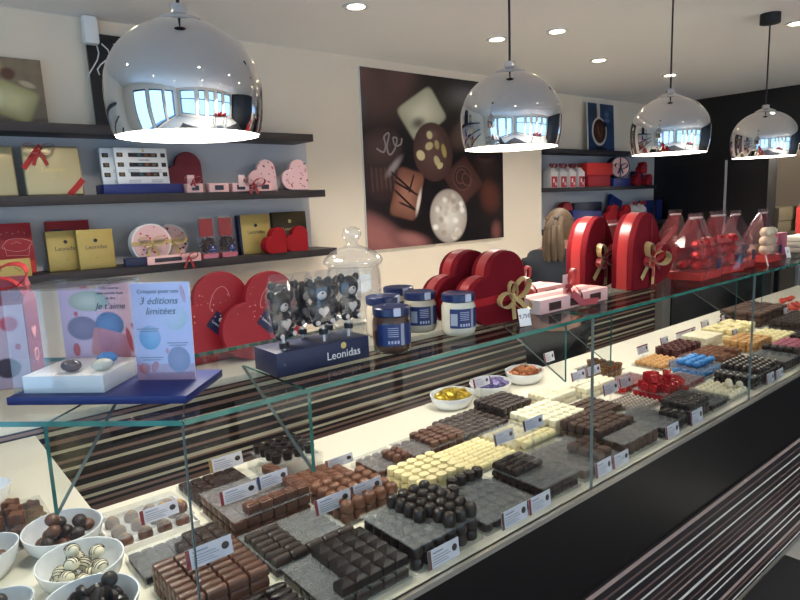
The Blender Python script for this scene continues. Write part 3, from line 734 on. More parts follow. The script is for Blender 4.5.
    # round boxes
    for i, (x, r, y, lab) in enumerate(((.945, .087, 2.855, 'round pink box with white rim and gold bow, foremost on the bottom shelf'), (1.06, .082, 2.94, 'round pink box with gold bow, half behind the other round box'))):
        t = thing('round_gift_box', lab, 'gift box', (x, y, z + r + .004), 0, -.04)
        Mx = Matrix.Rotation(pi/2, 4, 'X')
        obj('drum', MB().lathe([(r, 0), (r, .05)], seg=40, M=Matrix.Translation((0, .035, 0)) @ Mx), mat('white_rim', '#dfdcd8', .4), t)
        obj('lid_print', MB().lathe([(.0001, 0), (r * .93, 0), (r * .93, .002)], seg=40, M=Matrix.Translation((0, -.0148, 0)) @ Mx), pk, t)
        mb = MB(); RR = random.Random(11 + i)
        for k in range(22):
            a = RR.uniform(0, 6.28); q = r * .85 * math.sqrt(RR.random()); mb.slab([(q * cos(a) + u, q * sin(a) + v) for u, v in upheart(RR.choice((.003, .005, .007)), 12)], -.0176, -.0168, RR.choice((0, 1)))
        obj('heart_print', mb, [M_dotr, M_dot], t)
        mb = MB(); mb.ribbon([(-r, -.0185, 0), (r, -.0185, .004)], (0, 0, .009), .0006); obj('ribbon_band', mb, M_ribg, t)
        bow(t, (.0 if i == 0 else .01, -.02, .0), .06, M_ribg, tail=.9)
    t = carton('navy_flat_box', 'flat navy box lying under the edge of the round pink box', 'chocolate box', (.875, Y - .07, z), .13, .03, .036, M_navy)
    t = carton('pink_long_box', 'long pink box with red ribbon knot lying before the round boxes', 'chocolate box', (1.02, Y - .078, z), .24, .03, .036, M_pink)
    obj('window', MB().box((-.03, -.0155, .018), (.12, .0008, .018)), mat('window_dark', '#262026', .3), t, smooth=0)
    bow(t, (.06, -.018, .022), .04, M_ribr, tail=1.2)
    for i, (x, lab) in enumerate(((1.208, 'clear bag of dark chocolate sticks with red card top, beside the round boxes'), (1.305, 'clear bag of dark chocolate sticks with red card top, beside the gold sleeve box'))):
        t = thing('chocolate_bag', lab, 'chocolate bag', (x, Y - .02, z), 0, -.03, group='bags of dark chocolate sticks')
        obj('film', MB().loft([[(-.038, -.025, 0), (.038, -.025, 0), (.038, .025, 0), (-.038, .025, 0)], [(-.039, -.027, .1), (.039, -.027, .1), (.039, .027, .1), (-.039, .027, .1)], [(-.036, -.003, .198), (.036, -.003, .198), (.036, .003, .198), (-.036, .003, .198)]]), M_cello, t, smooth=0)
        obj('base_card', MB().box((0, 0, .012), (.074, .048, .022)), mat('bright_red', '#c42a24', .5), t, smooth=0)
        obj('red_card', MB().box((0, .004, .145), (.066, .003, .085)), M_redb, t, smooth=0)
        mb = MB(); RR = random.Random(i)
        for k in range(60):
            p = Vector((RR.uniform(-.03, .03), RR.uniform(-.019, .017), RR.uniform(.03, .095))); d = Vector((RR.uniform(-1, 1), RR.uniform(-.3, .3), RR.uniform(-.6, .6))).normalized() * .014
            p.x = max(-.022, min(.022, p.x)); mb.tube([p - d, p + d], .0035, seg=5)
        o = obj('chocolate_sticks', mb, M_dark2, t); o['kind'] = 'stuff'
        label_patch(t, .032, .032, (.012, -.0275, .045), m=M_navy2)
    t = carton('bronze_box', 'dark bronze box catching the light, leaning at the end of the bottom shelf', 'chocolate box', (1.715, 2.955, z), .205, .025, .20, M_bronze, rx=-.07)
    text(t, 'Leonidas', .026, (0, -.0132, .11), M_inkg); emblem(t, .01, (0, -.013, .15), M_inkg); obj('dark_edge', MB().box((.0, 0, .004), (.206, .027, .008)), M_navy, t, smooth=0)
    for i, (x, lab) in enumerate(((1.585, 'small puffy red heart box before the gold sleeve box'), (1.725, 'small puffy red heart box before the bronze box'))):
        heart_box('puffy_heart_box', lab, 'heart box', (x, Y - .04, z), .086, .05, M_redb, True, rz=.15 * (1 - 2 * i), group='small puffy red hearts', bev=.014)
left_shelf_goods()

def back_counter_hearts():
    z = .906
    for i, (x, y, lab) in enumerate(((1.325, 2.72, 'huge red heart box leaning on the cream wall, farther behind the other'), (1.52, 2.62, 'huge red heart box with navy label, overlapping the other on the back counter'))):
        s = .262 if i else .27
        t = heart_box('giant_heart_box', lab, 'heart box', (x, y, z), s, .05, mat('giant_heart_red', '#8f1322', .5, var=.04), True, rx=-.12, group='huge red heart boxes')
        label_patch(t, .085, .085, (-s * .62, -.051, s * .62), rot=(0, radians(45), 0), size=.018)
        mb = MB(); RR = random.Random(i + 5)
        for k in range(34):
            a = RR.gauss(-s * .72, .07); b = RR.gauss(s * .95, .06)
            if -s * 1.3 < a < -.03 and .05 < b < s * 1.3 and not (a < -s * .95 and b > s * .95): mb.sphere((a, -.0512, b), RR.choice((.0015, .0025, .004)), u=6, v=4)
        mb.tube([(-s * .55 + .05 * cos(a), -.0512, s * 1.05 + .05 * sin(a * 1.3)) for a in [k * .3 for k in range(14)]], .0014, seg=4)
        obj('speckle_print', mb, mat('pale_pink_ink', '#d58a86', .5), t)
        text(t, 'Chocolats depuis 1913', .016, (-s * .36, -.0512, s * .36), M_inkw, rot=(pi/2, radians(-45), 0))
back_counter_hearts()
# ------------------------------------------------------------------ goods in the far recess
def right_shelf_goods():
    Y = 3.07; z = RZ[1]
    def house(label, x, y, z, group, dark=False):
        t = thing('house_box', label, 'gift box', (x, y, z), .12, group=group)
        w, d, h = .105, .07, .12
        mb = MB(); mb.box((0, 0, h/2), (w, d, h)); mb.add([(-w/2, -d/2, h), (w/2, -d/2, h), (w/2, d/2, h), (-w/2, d/2, h), (-.012, -.008, h + .05), (.012, -.008, h + .05), (.012, .008, h + .05), (-.012, .008, h + .05)], [[0, 1, 5, 4], [1, 2, 6, 5], [2, 3, 7, 6], [3, 0, 4, 7], [4, 5, 6, 7]])
        obj('carton', mb, mat('house_white', '#d8d2cf', .5), t, smooth=0)
        mb = MB(); mb.box((0, -d/2 - .0006, .045), (w * .86, .001, .085)); obj('red_print', mb, M_dotr, t, smooth=0)
        mb = MB(); mb.box((-w * .1, -d/2 - .0014, .055), (.02, .001, .03)); mb.box((w * .18, -d/2 - .0014, .03), (.014, .001, .02)); obj('window_print', mb, M_white, t, smooth=0)
        if dark: obj('emblem', MB().slab(upheart(.018, 16), -.0365, -.0355, M=Matrix.Translation((.03, -.0015, .07))), M_ink, t)
        bow(t, (0, -.012, h + .045), .05, M_ribr, tail=.4)
    for k in range(4): house(('first white and red house-shaped box on the far middle shelf', 'second house-shaped box on the far middle shelf', 'third house-shaped box on the far middle shelf', 'fourth house-shaped box with dark emblem on the far middle shelf')[k], 4.13 + .123 * k, Y - .02, z, 'house boxes on the far middle shelf', k == 3)
    t = carton('red_box', 'red box lying as the lower of two on the far middle shelf', 'gift box', (4.74, Y - .03, z), .33, .08, .095, M_red, bev=.003)
    t = carton('red_box', 'bright red box stacked across another beside the navy drum box', 'gift box', (4.75, Y - .03, z + .096), .38, .08, .10, mat('bright_red', '#c42a24', .5), bev=.003)
    Mx = Matrix.Rotation(pi/2, 4, 'X')
    for (x, y, zz, r, lab) in ((4.80, 3.155, z, .098, 'navy and pink drum box behind the stacked red boxes'), (5.10, Y - .02, z + .066, .095, 'navy drum box with pink lid and dark bow on a navy flat box')):
        t = thing('drum_box', lab, 'gift box', (x, y, zz + r + .002), -.5 if y < 3.1 else 0)
        dp = .08 if y < 3.1 else .03
        obj('drum', MB().lathe([(r, 0), (r, dp)], seg=36, M=Matrix.Translation((0, dp/2, 0)) @ Mx), M_navy, t)
        obj('lid', MB().lathe([(.001, 0), (r * .88, 0), (r * .88, .003)], seg=36, M=Matrix.Translation((0, -dp/2, 0)) @ Mx), mat('lid_pink', '#d6aaa4', .5), t)
        if y < 3.1:
            obj('ribbon_band', MB().box((0, -dp/2 - .0035, 0), (.012, .001, r * 1.9)), M_navy, t); bow(t, (0, -dp/2 - .006, .0), .06, M_navy, tail=.9)
    t = carton('navy_flat_box', 'navy flat box carrying the navy drum box', 'gift box', (5.08, Y - .02, z), .28, .12, .064, M_navy2)
    for (x, zz, lab) in ((5.33, z, 'small red heart box, bottom row, beside the navy drum'), (5.53, z, 'small red heart box, bottom row, farther from the drum'), (5.43, z + .105, 'small red heart box on top of two others')):
        heart_box('small_heart_box', lab, 'heart box', (x + .05, Y - .03, zz), .07 if zz > z + .01 else .068, .06, M_red, True, group='small stacked red heart boxes', bev=.008)
    t = carton('navy_box', 'navy box at the end of the far middle shelf behind red hearts', 'gift box', (5.6, 3.145, z), .16, .04, .135, M_navy2)
    z = RZ[2]
    heart_box('red_heart_box', 'red heart box standing at the start of the far bottom shelf', 'heart box', (4.50, 3.155, z), .145, .06, M_red, True, bev=.008)
    t = carton('navy_gift_box', 'navy box slanting before the red heart at the far bottom shelf', 'gift box', (4.58, Y - .05, z), .42, .04, .135, M_navy2, ry=.06, rx=-.1); text(t, 'Leonidas', .03, (.05, -.0206, .08), M_inkg)
    t = carton('navy_back_box', 'dark navy box standing behind the three red hearts', 'gift box', (4.80, 3.16, z), .42, .03, .20, M_navy)
    for k in range(3):
        heart_box('medium_heart_box', 'red heart box, %s of three in a row on the far bottom shelf' % ('first', 'second', 'third')[k], 'heart box', (4.99 + .12 * k, Y - .045 + .03 * (k == 1), z), .112, .02 if k == 1 else .04, M_redb, True, group='row of three red heart boxes', bev=.006)
    t = carton('tilted_navy_box', 'bright navy box propped diagonally beside the row of red hearts', 'gift box', (5.17, 3.13, z + .07), .20, .03, .17, M_navy2, ry=.35, rx=-.08); text(t, 'Leonidas', .03, (0, -.0156, .09), M_inkg)
    house('white and red house-shaped box nearest the propped navy box', 5.36, Y - .02, z, 'house boxes on the far bottom shelf'); house('white and red house-shaped box with dark emblem on the far bottom shelf', 5.50, Y - .02, z, 'house boxes on the far bottom shelf', True)
    t = carton('plaid_box', 'small dark box with a red bow before the house boxes', 'gift box', (5.275, Y - .055, z), .058, .05, .06, mat('plum', '#471623', .5)); bow(t, (0, -.027, .06), .08, M_ribr, tail=.6)
    for k in range(3): carton('navy_upright_box', 'upright navy box, %s of three at the black wall' % ('first', 'second', 'third')[k], 'gift box', (5.67 + .105 * k, 3.1, z), .1, .08, .19, M_navy2 if k != 1 else M_navy, group='upright navy boxes')
right_shelf_goods()

# ------------------------------------------------------------------ what stands on the glass
ZT = ZG + .0006
CH = -pi/4                    # the chamfered corner faces this way
def acrylic_display():
    BX, BY, BT = .2825, 1.07, .013
    t = thing('navy_display_board', 'navy flat board under the acrylic case on the chamfered glass corner', 'display board', (BX, BY, ZT), CH)
    obj('board', MB().box((0, 0, BT/2), (.292, .15, BT), bev=.0015), M_navy2, t)
    Z0 = ZT + BT
    t = thing('white_plinth', 'white block carrying three pralines inside the acrylic case', 'plinth', (BX, BY, Z0), CH)
    cx, cy = -.063, .004
    obj('block', MB().box((cx, cy, .014), (.134, .118, .028), bev=.001), M_white, t)
    t = thing('acrylic_case', 'clear acrylic display case over a white block with pralines', 'display case', (BX, BY, Z0), CH)
    w, d, h, th = .15, .136, .166, .003
    for nm, c, s in (('front_wall', (cx, cy - d/2, h/2), (w, th, h)), ('back_wall', (cx, cy + d/2, h/2), (w, th, h)), ('end_wall', (cx - w/2, cy, h/2), (th, d - th, h)), ('end_wall', (cx + w/2, cy, h/2), (th, d - th, h)), ('roof', (cx, cy, h), (w + th, d + th, th))):
        obj(nm, MB().box(c, s), M_acr, t, smooth=0)
    for i, (x, y, c, lab) in enumerate(((-.062, -.03, '#3a2a3c', 'dark purple egg-shaped praline at the front of the white block'), (-.03, .02, '#3585cc', 'bright blue egg-shaped praline in the middle of the white block'), (-.012, -.025, '#cfd0bd', 'pale ivory egg-shaped praline on the white block beside the case wall'))):
        p = Vector((x, y, 0)); p.rotate(Matrix.Rotation(CH, 3, 'Z'))
        o = tag(obj('egg_praline', MB().sphere((0, 0, .0098), (.0165, .0125, .0098), u=20, v=12), mat('shell_%d' % i, c, .25, coat=.3), loc=(BX + p.x, BY + p.y, Z0 + .0282), rz=CH + .3 * i), lab, 'praline', 'display pralines')
    pk = '#dcb6bd'
    def card(name, label, x, y, w, h, m, rx=-.05):
        z = Z0 + .0004
        p = Vector((x, y, 0)); p.rotate(Matrix.Rotation(CH, 3, 'Z'))
        t = thing(name, label, 'sign', (BX + p.x, BY + p.y, z), CH, rx)
        obj('card', MB().box((0, .0012, h/2), (w, .0016, h)), M_white, t, smooth=0); obj('print', MB().sheet(-w/2, 0, w/2, h, 0), m, t, smooth=0)
        return t
    back = print_mat('pink_sign_print', '#cdb3cf', [('r', .80, .5, .30, .6, 0, '#dba6ab', .3, None), ('e', .38, .80, .27, .12, 0, '#b9c2b4', .15, '#94a093'), ('e', .27, .50, .21, .14, 0, '#7d7394', .15, '#6a6285'), ('e', .62, .53, .19, .15, 0, '#3f74a8', .12, '#2f5c8c'),
        ('q', .62, .30, .26, .17, -14, '#b06474', .1, '#c47a86'), ('e', .16, .26, .05, .08, 0, '#b8404c', .2, None), ('e', .86, .36, .035, .15, 12, '#b8313a', .2, None), ('e', .93, .50, .03, .06, 40, '#b8313a', .2, None), ('e', .2, .66, .03, .03, 0, '#b85560', .2, None), ('r', .5, .02, .6, .06, 0, '#c2868f', .3, None)])
    t = card('pink_sign', 'pink sign with praline hearts and an envelope standing at the back of the case', -.063, .0655, .142, .160, back, 0)
    text(t, 'Découvrez', .0078, (.024, -.001, .150), M_ink); text(t, 'notre nouvelle façon', .0058, (.024, -.001, .141), M_ink); text(t, 'de dire', .0065, (.024, -.001, .132), M_ink); text(t, 'Je t’aime', .0155, (.022, -.001, .118), M_ink, shear=.35)
    front = print_mat('lilac_sign_print', '#b9b3dc', [('r', .5, .05, .6, .12, 0, '#b08aa6', .1, None), ('e', .72, .64, .22, .13, 0, '#a9c4c0', .12, '#90b0ad'), ('e', .27, .44, .19, .13, 0, '#4b96cd', .1, '#3a80b8'), ('e', .74, .21, .20, .14, 0, '#7a72a0', .12, '#675f8e'),
        ('e', .88, .88, .04, .10, 20, '#b9525e', .2, None), ('e', .14, .12, .10, .06, 0, '#b23c48', .2, None), ('e', .32, .14, .08, .05, 30, '#b23c48', .2, None), ('e', .55, .30, .03, .03, 0, '#c07a88', .2, None), ('e', .5, .75, .6, .35, 0, '#c0bbe2', 1, None)])
    t = card('lilac_sign', 'lilac sign with three praline hearts in a clear stand beside the case', .074, .012, .10, .162, front)
    text(t, 'Croquez pour nos', .0095, (-.004, -.001, .148), M_ink); text(t, '3 éditions', .0165, (-.004, -.001, .132), M_ink, shear=.3); text(t, 'limitées', .0165, (-.002, -.001, .115), M_ink, shear=.3)
    mb = MB()
    for x, z, w in ((-.025, .086, .038), (-.025, .082, .03), (.024, .062, .036), (.024, .058, .028), (-.022, .038, .04), (-.022, .034, .03)): mb.box((x, -.0008, z), (w, .0005, .0015))
    obj('small_print', mb, M_ink_grey, t, smooth=0)
    obj('clear_stand', MB().box((0, -.0035, .082), (.104, .002, .164)), M_acr, t, smooth=0)
    # the gift bag behind the case
    t = thing('valentine_bag', 'pink and red gusseted gift bag with red bow behind the acrylic case', 'gift bag', (.150, 1.265, ZT), CH + .35)
    w, d, h = .10, .075, .19
    fr = print_mat('bag_front_print', '#c9a6ae', [('e', .75, .78, .16, .10, 0, '#c24452', .3, None), ('e', .65, .25, .22, .13, 0, '#3d1524', .2, None), ('e', .3, .6, .06, .05, 0, '#b5303c', .2, None), ('e', .85, .5, .05, .04, 0, '#b5303c', .2, None), ('e', .3, .1, .06, .04, 0, '#8a1f2c', .2, None), ('e', .9, .06, .04, .03, 0, '#b5a36a', .2, None)])
    obj('body', MB().box((0, 0, h * .38), (w, d, h * .76)), mat('bag_red', '#7a1c2c', .5), t, smooth=0)
    mb = MB(); z0 = h * .76; mb.add([(-w/2, -d/2, z0), (w/2, -d/2, z0), (w/2, d/2, z0), (-w/2, d/2, z0), (-w/2, -.004, h), (w/2, -.004, h), (w/2, .004, h), (-w/2, .004, h)], [[0, 1, 5, 4], [2, 3, 7, 6], [1, 2, 6, 5], [3, 0, 4, 7], [4, 5, 6, 7]])
    obj('folded_top', mb, mat('bag_rose', '#8f4450', .5), t, smooth=0)
    obj('front_print', MB().sheet(-w/2 + .001, .001, w/2 - .001, h * .76, -d/2 - .0008), fr, t, smooth=0)
    mb = MB(); X = Matrix.Translation((w/2 + .0006, 0, .09)) @ Matrix.Rotation(pi/2, 4, 'Z'); mb.slab(upheart(.012, 16), -.0006, .0004, M=X); mb.lathe([(.008, 0), (.012, 0), (.012, .001), (.008, .001), (.008, 0)], seg=18, M=Matrix.Translation((w/2, 0, .05)) @ Matrix.Rotation(pi/2, 4, 'Y'))
    obj('white_icons', mb, mat('pale_pink_ink', '#d58a86', .5), t)
    bow(t, (-.0, -.01, h - .006), .06, M_redb, tail=.4); bow(t, (.005, -.012, h - .004), .05, M_redb, rot=(0, .9, 0), tails=False, name='second_bow')
acrylic_display()

def lollipops():
    x0, y0 = .600, .978
    t = thing('lollipop_box', 'navy card box holding bear lollipops on the glass shelf', 'display box', (x0, y0, ZT), -.02)
    w, d, h = .196, .085, .042
    obj('carton', MB().box((0, 0, h/2), (w, d, h), bev=.001), M_navy, t)
    text(t, 'Leonidas', .021, (.04, -d/2 - .0004, .017), M_inkw); emblem(t, .006, (.04, -d/2 - .0002, .033), M_inkg)
    sp = [(-.075, -.028, .0, .25), (-.054, .014, .010, -.1), (-.002, .031, .006, .35), (.012, -.022, .014, -.15), (.055, .028, .006, -.25), (.068, -.020, .016, .12)]
    labs = ['bear lollipop standing at the corner of the navy box, hanging lowest', 'bear lollipop in the back row beside the low corner bear', 'bear lollipop in the back row, half hidden by the middle front bear',
            'bear lollipop in the middle of the front row facing the glass edge', 'bear lollipop in the back row behind the last front bear', 'bear lollipop at the jar end of the front row']
    cd = mat('bear_dark', '#211918', .3); cm = mat('bear_belly', '#cfc4ba', .5)
    for i, (x, y, up, rz) in enumerate(sp):
        o = thing('bear_lollipop', labs[i], 'lollipop', (x0 + x, y0 + y, ZT + h + .0005), rz, .0, (-.05, .04, .05, -.05, .03, .06)[i], group='bear lollipops in the navy box')
        z = .022 + up * .7; S = Matrix.Translation((0, 0, z)) @ Matrix.Scale(1.27, 4) @ Matrix.Translation((0, 0, -z))
        obj('stick', MB().cyl((0, 0, 0), .0022, z, seg=8), M_white, o)
        mb = MB(); mb.sphere((0, 0, z + .020), (.018, .008, .021), u=18, v=12); mb.sphere((0, -.001, z + .048), (.018, .009, .017), u=18, v=12)
        for s in (-1, 1): mb.sphere((s * .0145, 0, z + .062), (.0065, .004, .0065)); mb.sphere((s * .015, -.004, z + .020), (.005, .005, .008)); mb.sphere((s * .011, -.005, z + .005), (.0065, .006, .006))
        obj('bear', mb, cd, o).data.transform(S)
        obj('muzzle', MB().sphere((.0, -.0075, z + .044), (.0078, .0042, .0068)), cm, o).data.transform(S); obj('belly', MB().slab(upheart(.0085, 18), -.0105, -.006, M=Matrix.Translation((0, 0, z + .019))), cm, o).data.transform(S)
        mb = MB(); mb.sphere((0, -.0118, z + .0468), (.002, .001, .0014), u=8, v=6)
        for s in (-1, 1): mb.sphere((s * .0065, -.0088, z + .0525), (.0014, .001, .0014), u=8, v=6)
        obj('face_dots', mb, M_ink, o).data.transform(S)
        for s in (-1, 1): obj('paw', MB().sphere((s * .0115, -.0115, z + .005), (.0038, .0015, .0038)), cm, o).data.transform(S)
        ww = .0198
        rings = []
        RR = random.Random(i)
        for q, (zz, a, b) in enumerate(((-.012, .3, .3), (-.004, .25, .3), (.006, .85, .9), (.03, 1, 1), (.055, 1, 1), (.070, .95, .6), (.078, .9, .15))):
            rings.append([(ww * a * cx + RR.uniform(-.0008, .0008), .0125 * b * cy + RR.uniform(-.0008, .0008), z + zz) for cx, cy in ((-1, -.6), (-.5, -1), (.5, -1), (1, -.6), (1, .6), (.5, 1), (-.5, 1), (-1, .6))])
        obj('wrapper', MB().loft(rings), M_cello, o, smooth=0).data.transform(S)
        rings = [[(r * cos(k * .7854) * (1 + .25 * (k % 2)), r * .7 * sin(k * .7854) * (1 + .25 * (k % 2)), z + zz) for k in range(8)] for zz, r in ((-.036, .014), (-.024, .010), (-.014, .005))]
        obj('wrapper_skirt', MB().loft(rings, cap=False), M_cello, o, smooth=0).data.transform(S)
        obj('twist_tie', MB().cyl((0, 0, z - .014), .0068, .007, seg=10), M_cord, o).data.transform(S)
lollipops()

def jars():
    body = [(.030, 0), (.0355, .004), (.0375, .012), (.0375, .062), (.034, .071), (.032, .075)]
    def jar(label, x, y, fill, rz, swirl=False):
        t = thing('spread_jar', label, 'jar', (x, y, ZT), rz, group='jars of chocolate spread on the glass')
        obj('glass', MB().shell(body, seg=36), mat('jar_glaze_' + fill[1:], fill, .12, var=.15, scale=50, coat=.8), t)
        obj('jar_base', MB().cyl((0, 0, .0), .030, .003, seg=36), mat('jar_foot', '#b9b6ac', .1, coat=.5), t)
        obj('lid', MB().lathe([(.0345, .073), (.0365, .075), (.0365, .088), (.034, .0905), (.030, .0895), (.0001, .0895)], seg=40), M_lid, t)
        obj('lid_seal', MB().box((-.026, -.0265, .083), (.014, .0016, .016), rz=-.78), mat('seal_paper', '#b7bccb', .5), t)
        def wrap(a0, a1, z0, z1, r, n=18):
            rings = [[(r * sin(a0 + (a1 - a0) * k / n), -r * cos(a0 + (a1 - a0) * k / n), z) for k in range(n + 1)] for z in (z0, z1)]
            mb = MB(); vs = rings[0] + rings[1]; mb.add(vs, [[k, k + 1, n + 2 + k, n + 1 + k] for k in range(n)]); return mb
        obj('label', wrap(-1.9, 1.9, .018, .060, .0378), mat('jar_label_navy', '#1b2a5e', .4), t)
        obj('label_panel', wrap(-.62, -.42, .018, .060, .0380, 4), mat('label_grey', '#8a8f9c', .5), t)
        mb = MB()
        for z in (.052, .048, .044, .040, .036):
            w = wrap(-1.3, -.75, z, z + .0012, .0380, 6); mb.add(w.v, w.f)
        for k in range(4):
            w = wrap(-1.3 + .16 * k, -1.2 + .16 * k, .022, .028, .0380, 2); mb.add(w.v, w.f)
        obj('label_print', mb, mat('label_pale', '#a7adc4', .5), t)
        mb = wrap(.1, .8, .0485, .0497, .0380, 6); w = wrap(.05, .85, .040, .0418, .0380, 6); mb.add(w.v, w.f); obj('brand_print', mb, mat('label_pale', '#a7adc4', .5), t)
        obj('label_picture', wrap(.75, 1.5, .018, .032, .0381, 8), mat('spread_picture', '#7c6455' if swirl else '#c8c0ac', .5), t)
        if fill != '#4a3226': obj('barcode', wrap(-1.85, -1.45, .024, .05, .0381, 5), mat('barcode_paper', '#9aa0ad', .5), t)
        return t
    jar('jar of brown chocolate spread with navy lid, foremost beside the lollipop box', .757, .937, '#4a3226', .42, True)
    jar('jar of pale spread with navy lid, just behind the brown spread jar', .925, 1.040, '#b9b09c', .55)
    jar('jar of white spread with navy lid, nearest the red heart boxes', .957, .950, '#cfc9b4', .6)
    jar('jar of pale spread with navy lid, rearmost of the jars', .945, 1.138, '#b3aa98', .55)
    jar('jar of pale spread with barcode label behind the lollipops', .832, 1.058, '#c4b9a6', 1.35)
    t = thing('apothecary_jar', 'tall clear glass apothecary jar with domed knob lid behind the spread jars', 'glass jar', (.838, 1.168, ZT))
    gl = clear('jar_glass', (.93, .94, .94), haze=.03, rough=.02, ior=1.9)
    obj('vessel', MB().shell([(.045, 0), (.06, .008), (.063, .03), (.062, .13), (.058, .148), (.064, .152), (.060, .152), (.055, .147), (.059, .13), (.060, .03), (.056, .012), (.0001, .008)], seg=48), gl, t, smooth=60)
    obj('lid', MB().shell([(.060, .153), (.068, .156), (.069, .161), (.064, .170), (.048, .183), (.030, .190), (.016, .196), (.011, .203), (.015, .208), (.021, .216), (.022, .224), (.018, .233), (.008, .238), (.0001, .239)], seg=48), gl, t, smooth=60)
jars()

def price_tag(label, loc, rz, s, w=.032, h=.04, rx=-.25):
    t = thing('price_tag', label, 'price tag', loc, rz, rx, group=None)
    obj('card', MB().box((0, 0, h/2), (w, .001, h)), M_white, t, smooth=0)
    text(t, s, w * .42, (0, -.0008, h * .55), M_ink, shear=.15)
def glass_hearts():
    for i, (x, y, lab) in enumerate(((1.15, 1.085, 'red velvet heart box behind its twin beside the spread jars'), (1.175, 1.0, 'red velvet heart box with gold bow beside the white spread jar'))):
        t = heart_box('velvet_heart_box', lab, 'heart box', (x, y, ZT + .002), .112, .066, M_redd, True, rz=-.12, group='red velvet heart boxes beside the jars', band=M_ribr)
        mb = MB(); mb.ribbon([(-.16, -.0672, .055), (-.08, -.0675, .06), (0, -.0672, .062)], (0, 0, .009), .0005)
        obj('face_ribbon', mb, M_redb, t)
        if i: bow(t, (-.045, -.069, .062), .052, M_ribg, rot=(0, -.5, 0), tail=.95); bow(t, (-.04, -.070, .055), .045, M_ribg, rot=(0, .8, 0), tails=False, name='second_bow')
    price_tag('handwritten price card before the velvet heart box with the gold bow', (1.107, .885, ZT + .001), -.25, '9,75€')
    price_tag('handwritten price card reading 6 euro against the pink boxes', (1.44, .945, ZT + .001), -.1, '6€')
    for i, (x, y, lab) in enumerate(((1.385, .985, 'pink long praline box with window and red ribbon bow, nearer the glass edge'), (1.37, 1.12, 'pink long praline box with upright red bow, farther from the glass edge'))):
        t = thing('pink_praline_box', lab, 'praline box', (x, y, ZT), .0, group='pink praline boxes on the glass')
        L = .30
        obj('carton', MB().box((0, 0, .018), (L, .085, .036), bev=.001), M_pink, t)
        for c in (-.09, 0, .09): obj('window', MB().box((c, -.043, .016), (.05, .001, .02)), mat('window_brown', '#4a2c28', .3), t, smooth=0)
        obj('top_stripe', MB().box((0, 0, .0363), (L, .03, .0008)), M_pinkd, t, smooth=0)
        obj('white_end', MB().box((-L/2 - .0006, 0, .018), (.001, .084, .035)), M_white, t, smooth=0)
        obj('gift_tag', MB().box((-.005, -.018, .06), (.034, .002, .05)), mat('tag_pink', '#e6c2bd', .5), t)
        bow(t, (-.01, -.03, .056), .046, M_ribr, rot=(0, 1.2, 0), tail=.4)
        mb = MB(); mb.ribbon([(-.02, -.045, .04), (.01, -.055, .012), (.06, -.07, .012)], (.006, 0, .008), .0006); obj('hanging_ribbon', mb, M_ribr, t)
    for i, (x, y, s, lab) in enumerate(((1.64, 1.085, .146, 'big upright red velvet heart box with bow, nearer the pink boxes'), (1.695, .962, .152, 'big upright red velvet heart box with gold bow, nearer the glass edge'))):
        t = heart_box('big_heart_box', lab, 'heart box', (x, y + .07, ZT + .002), s, .075, mat('heart_face_red', '#7d0713', .6, sheen=.3, var=.06) if i == 9 else M_redd, False, rz=-.03, group='big velvet heart boxes', band=M_ribr, tall=True)
        mb = MB(); mb.ribbon([(s * .62, -.0756, .003), (s * .62, -.0756, s * 1.4)], (.006, 0, 0), .0005); obj('face_ribbon', mb, mat('dark_satin', '#6d0f16', .3), t)
        bow(t, (s * .62, -.078, s * .62), .066, M_ribg, rot=(0, .35, 0), tail=1.1)
        bow(t, (s * .58, -.082, s * .60), .055, M_ribr, rot=(0, -.5, 0), tail=.9, name='red_bow')
        mb = MB(); mb.ribbon([(s * .62, -.08, s * .62), (s * .85, -.10, s * .95), (s * 1.15, -.11, s * 1.18)], (.006, 0, -.008), .0006); obj('loose_ribbon', mb, M_ribr, t)
    heart_box('flat_red_heart_box', 'red heart box behind the bags, past the big gold-bowed heart', 'heart box', (1.85, 1.095, ZT + .001), .125, .05, M_redb, False, group=None)
glass_hearts()

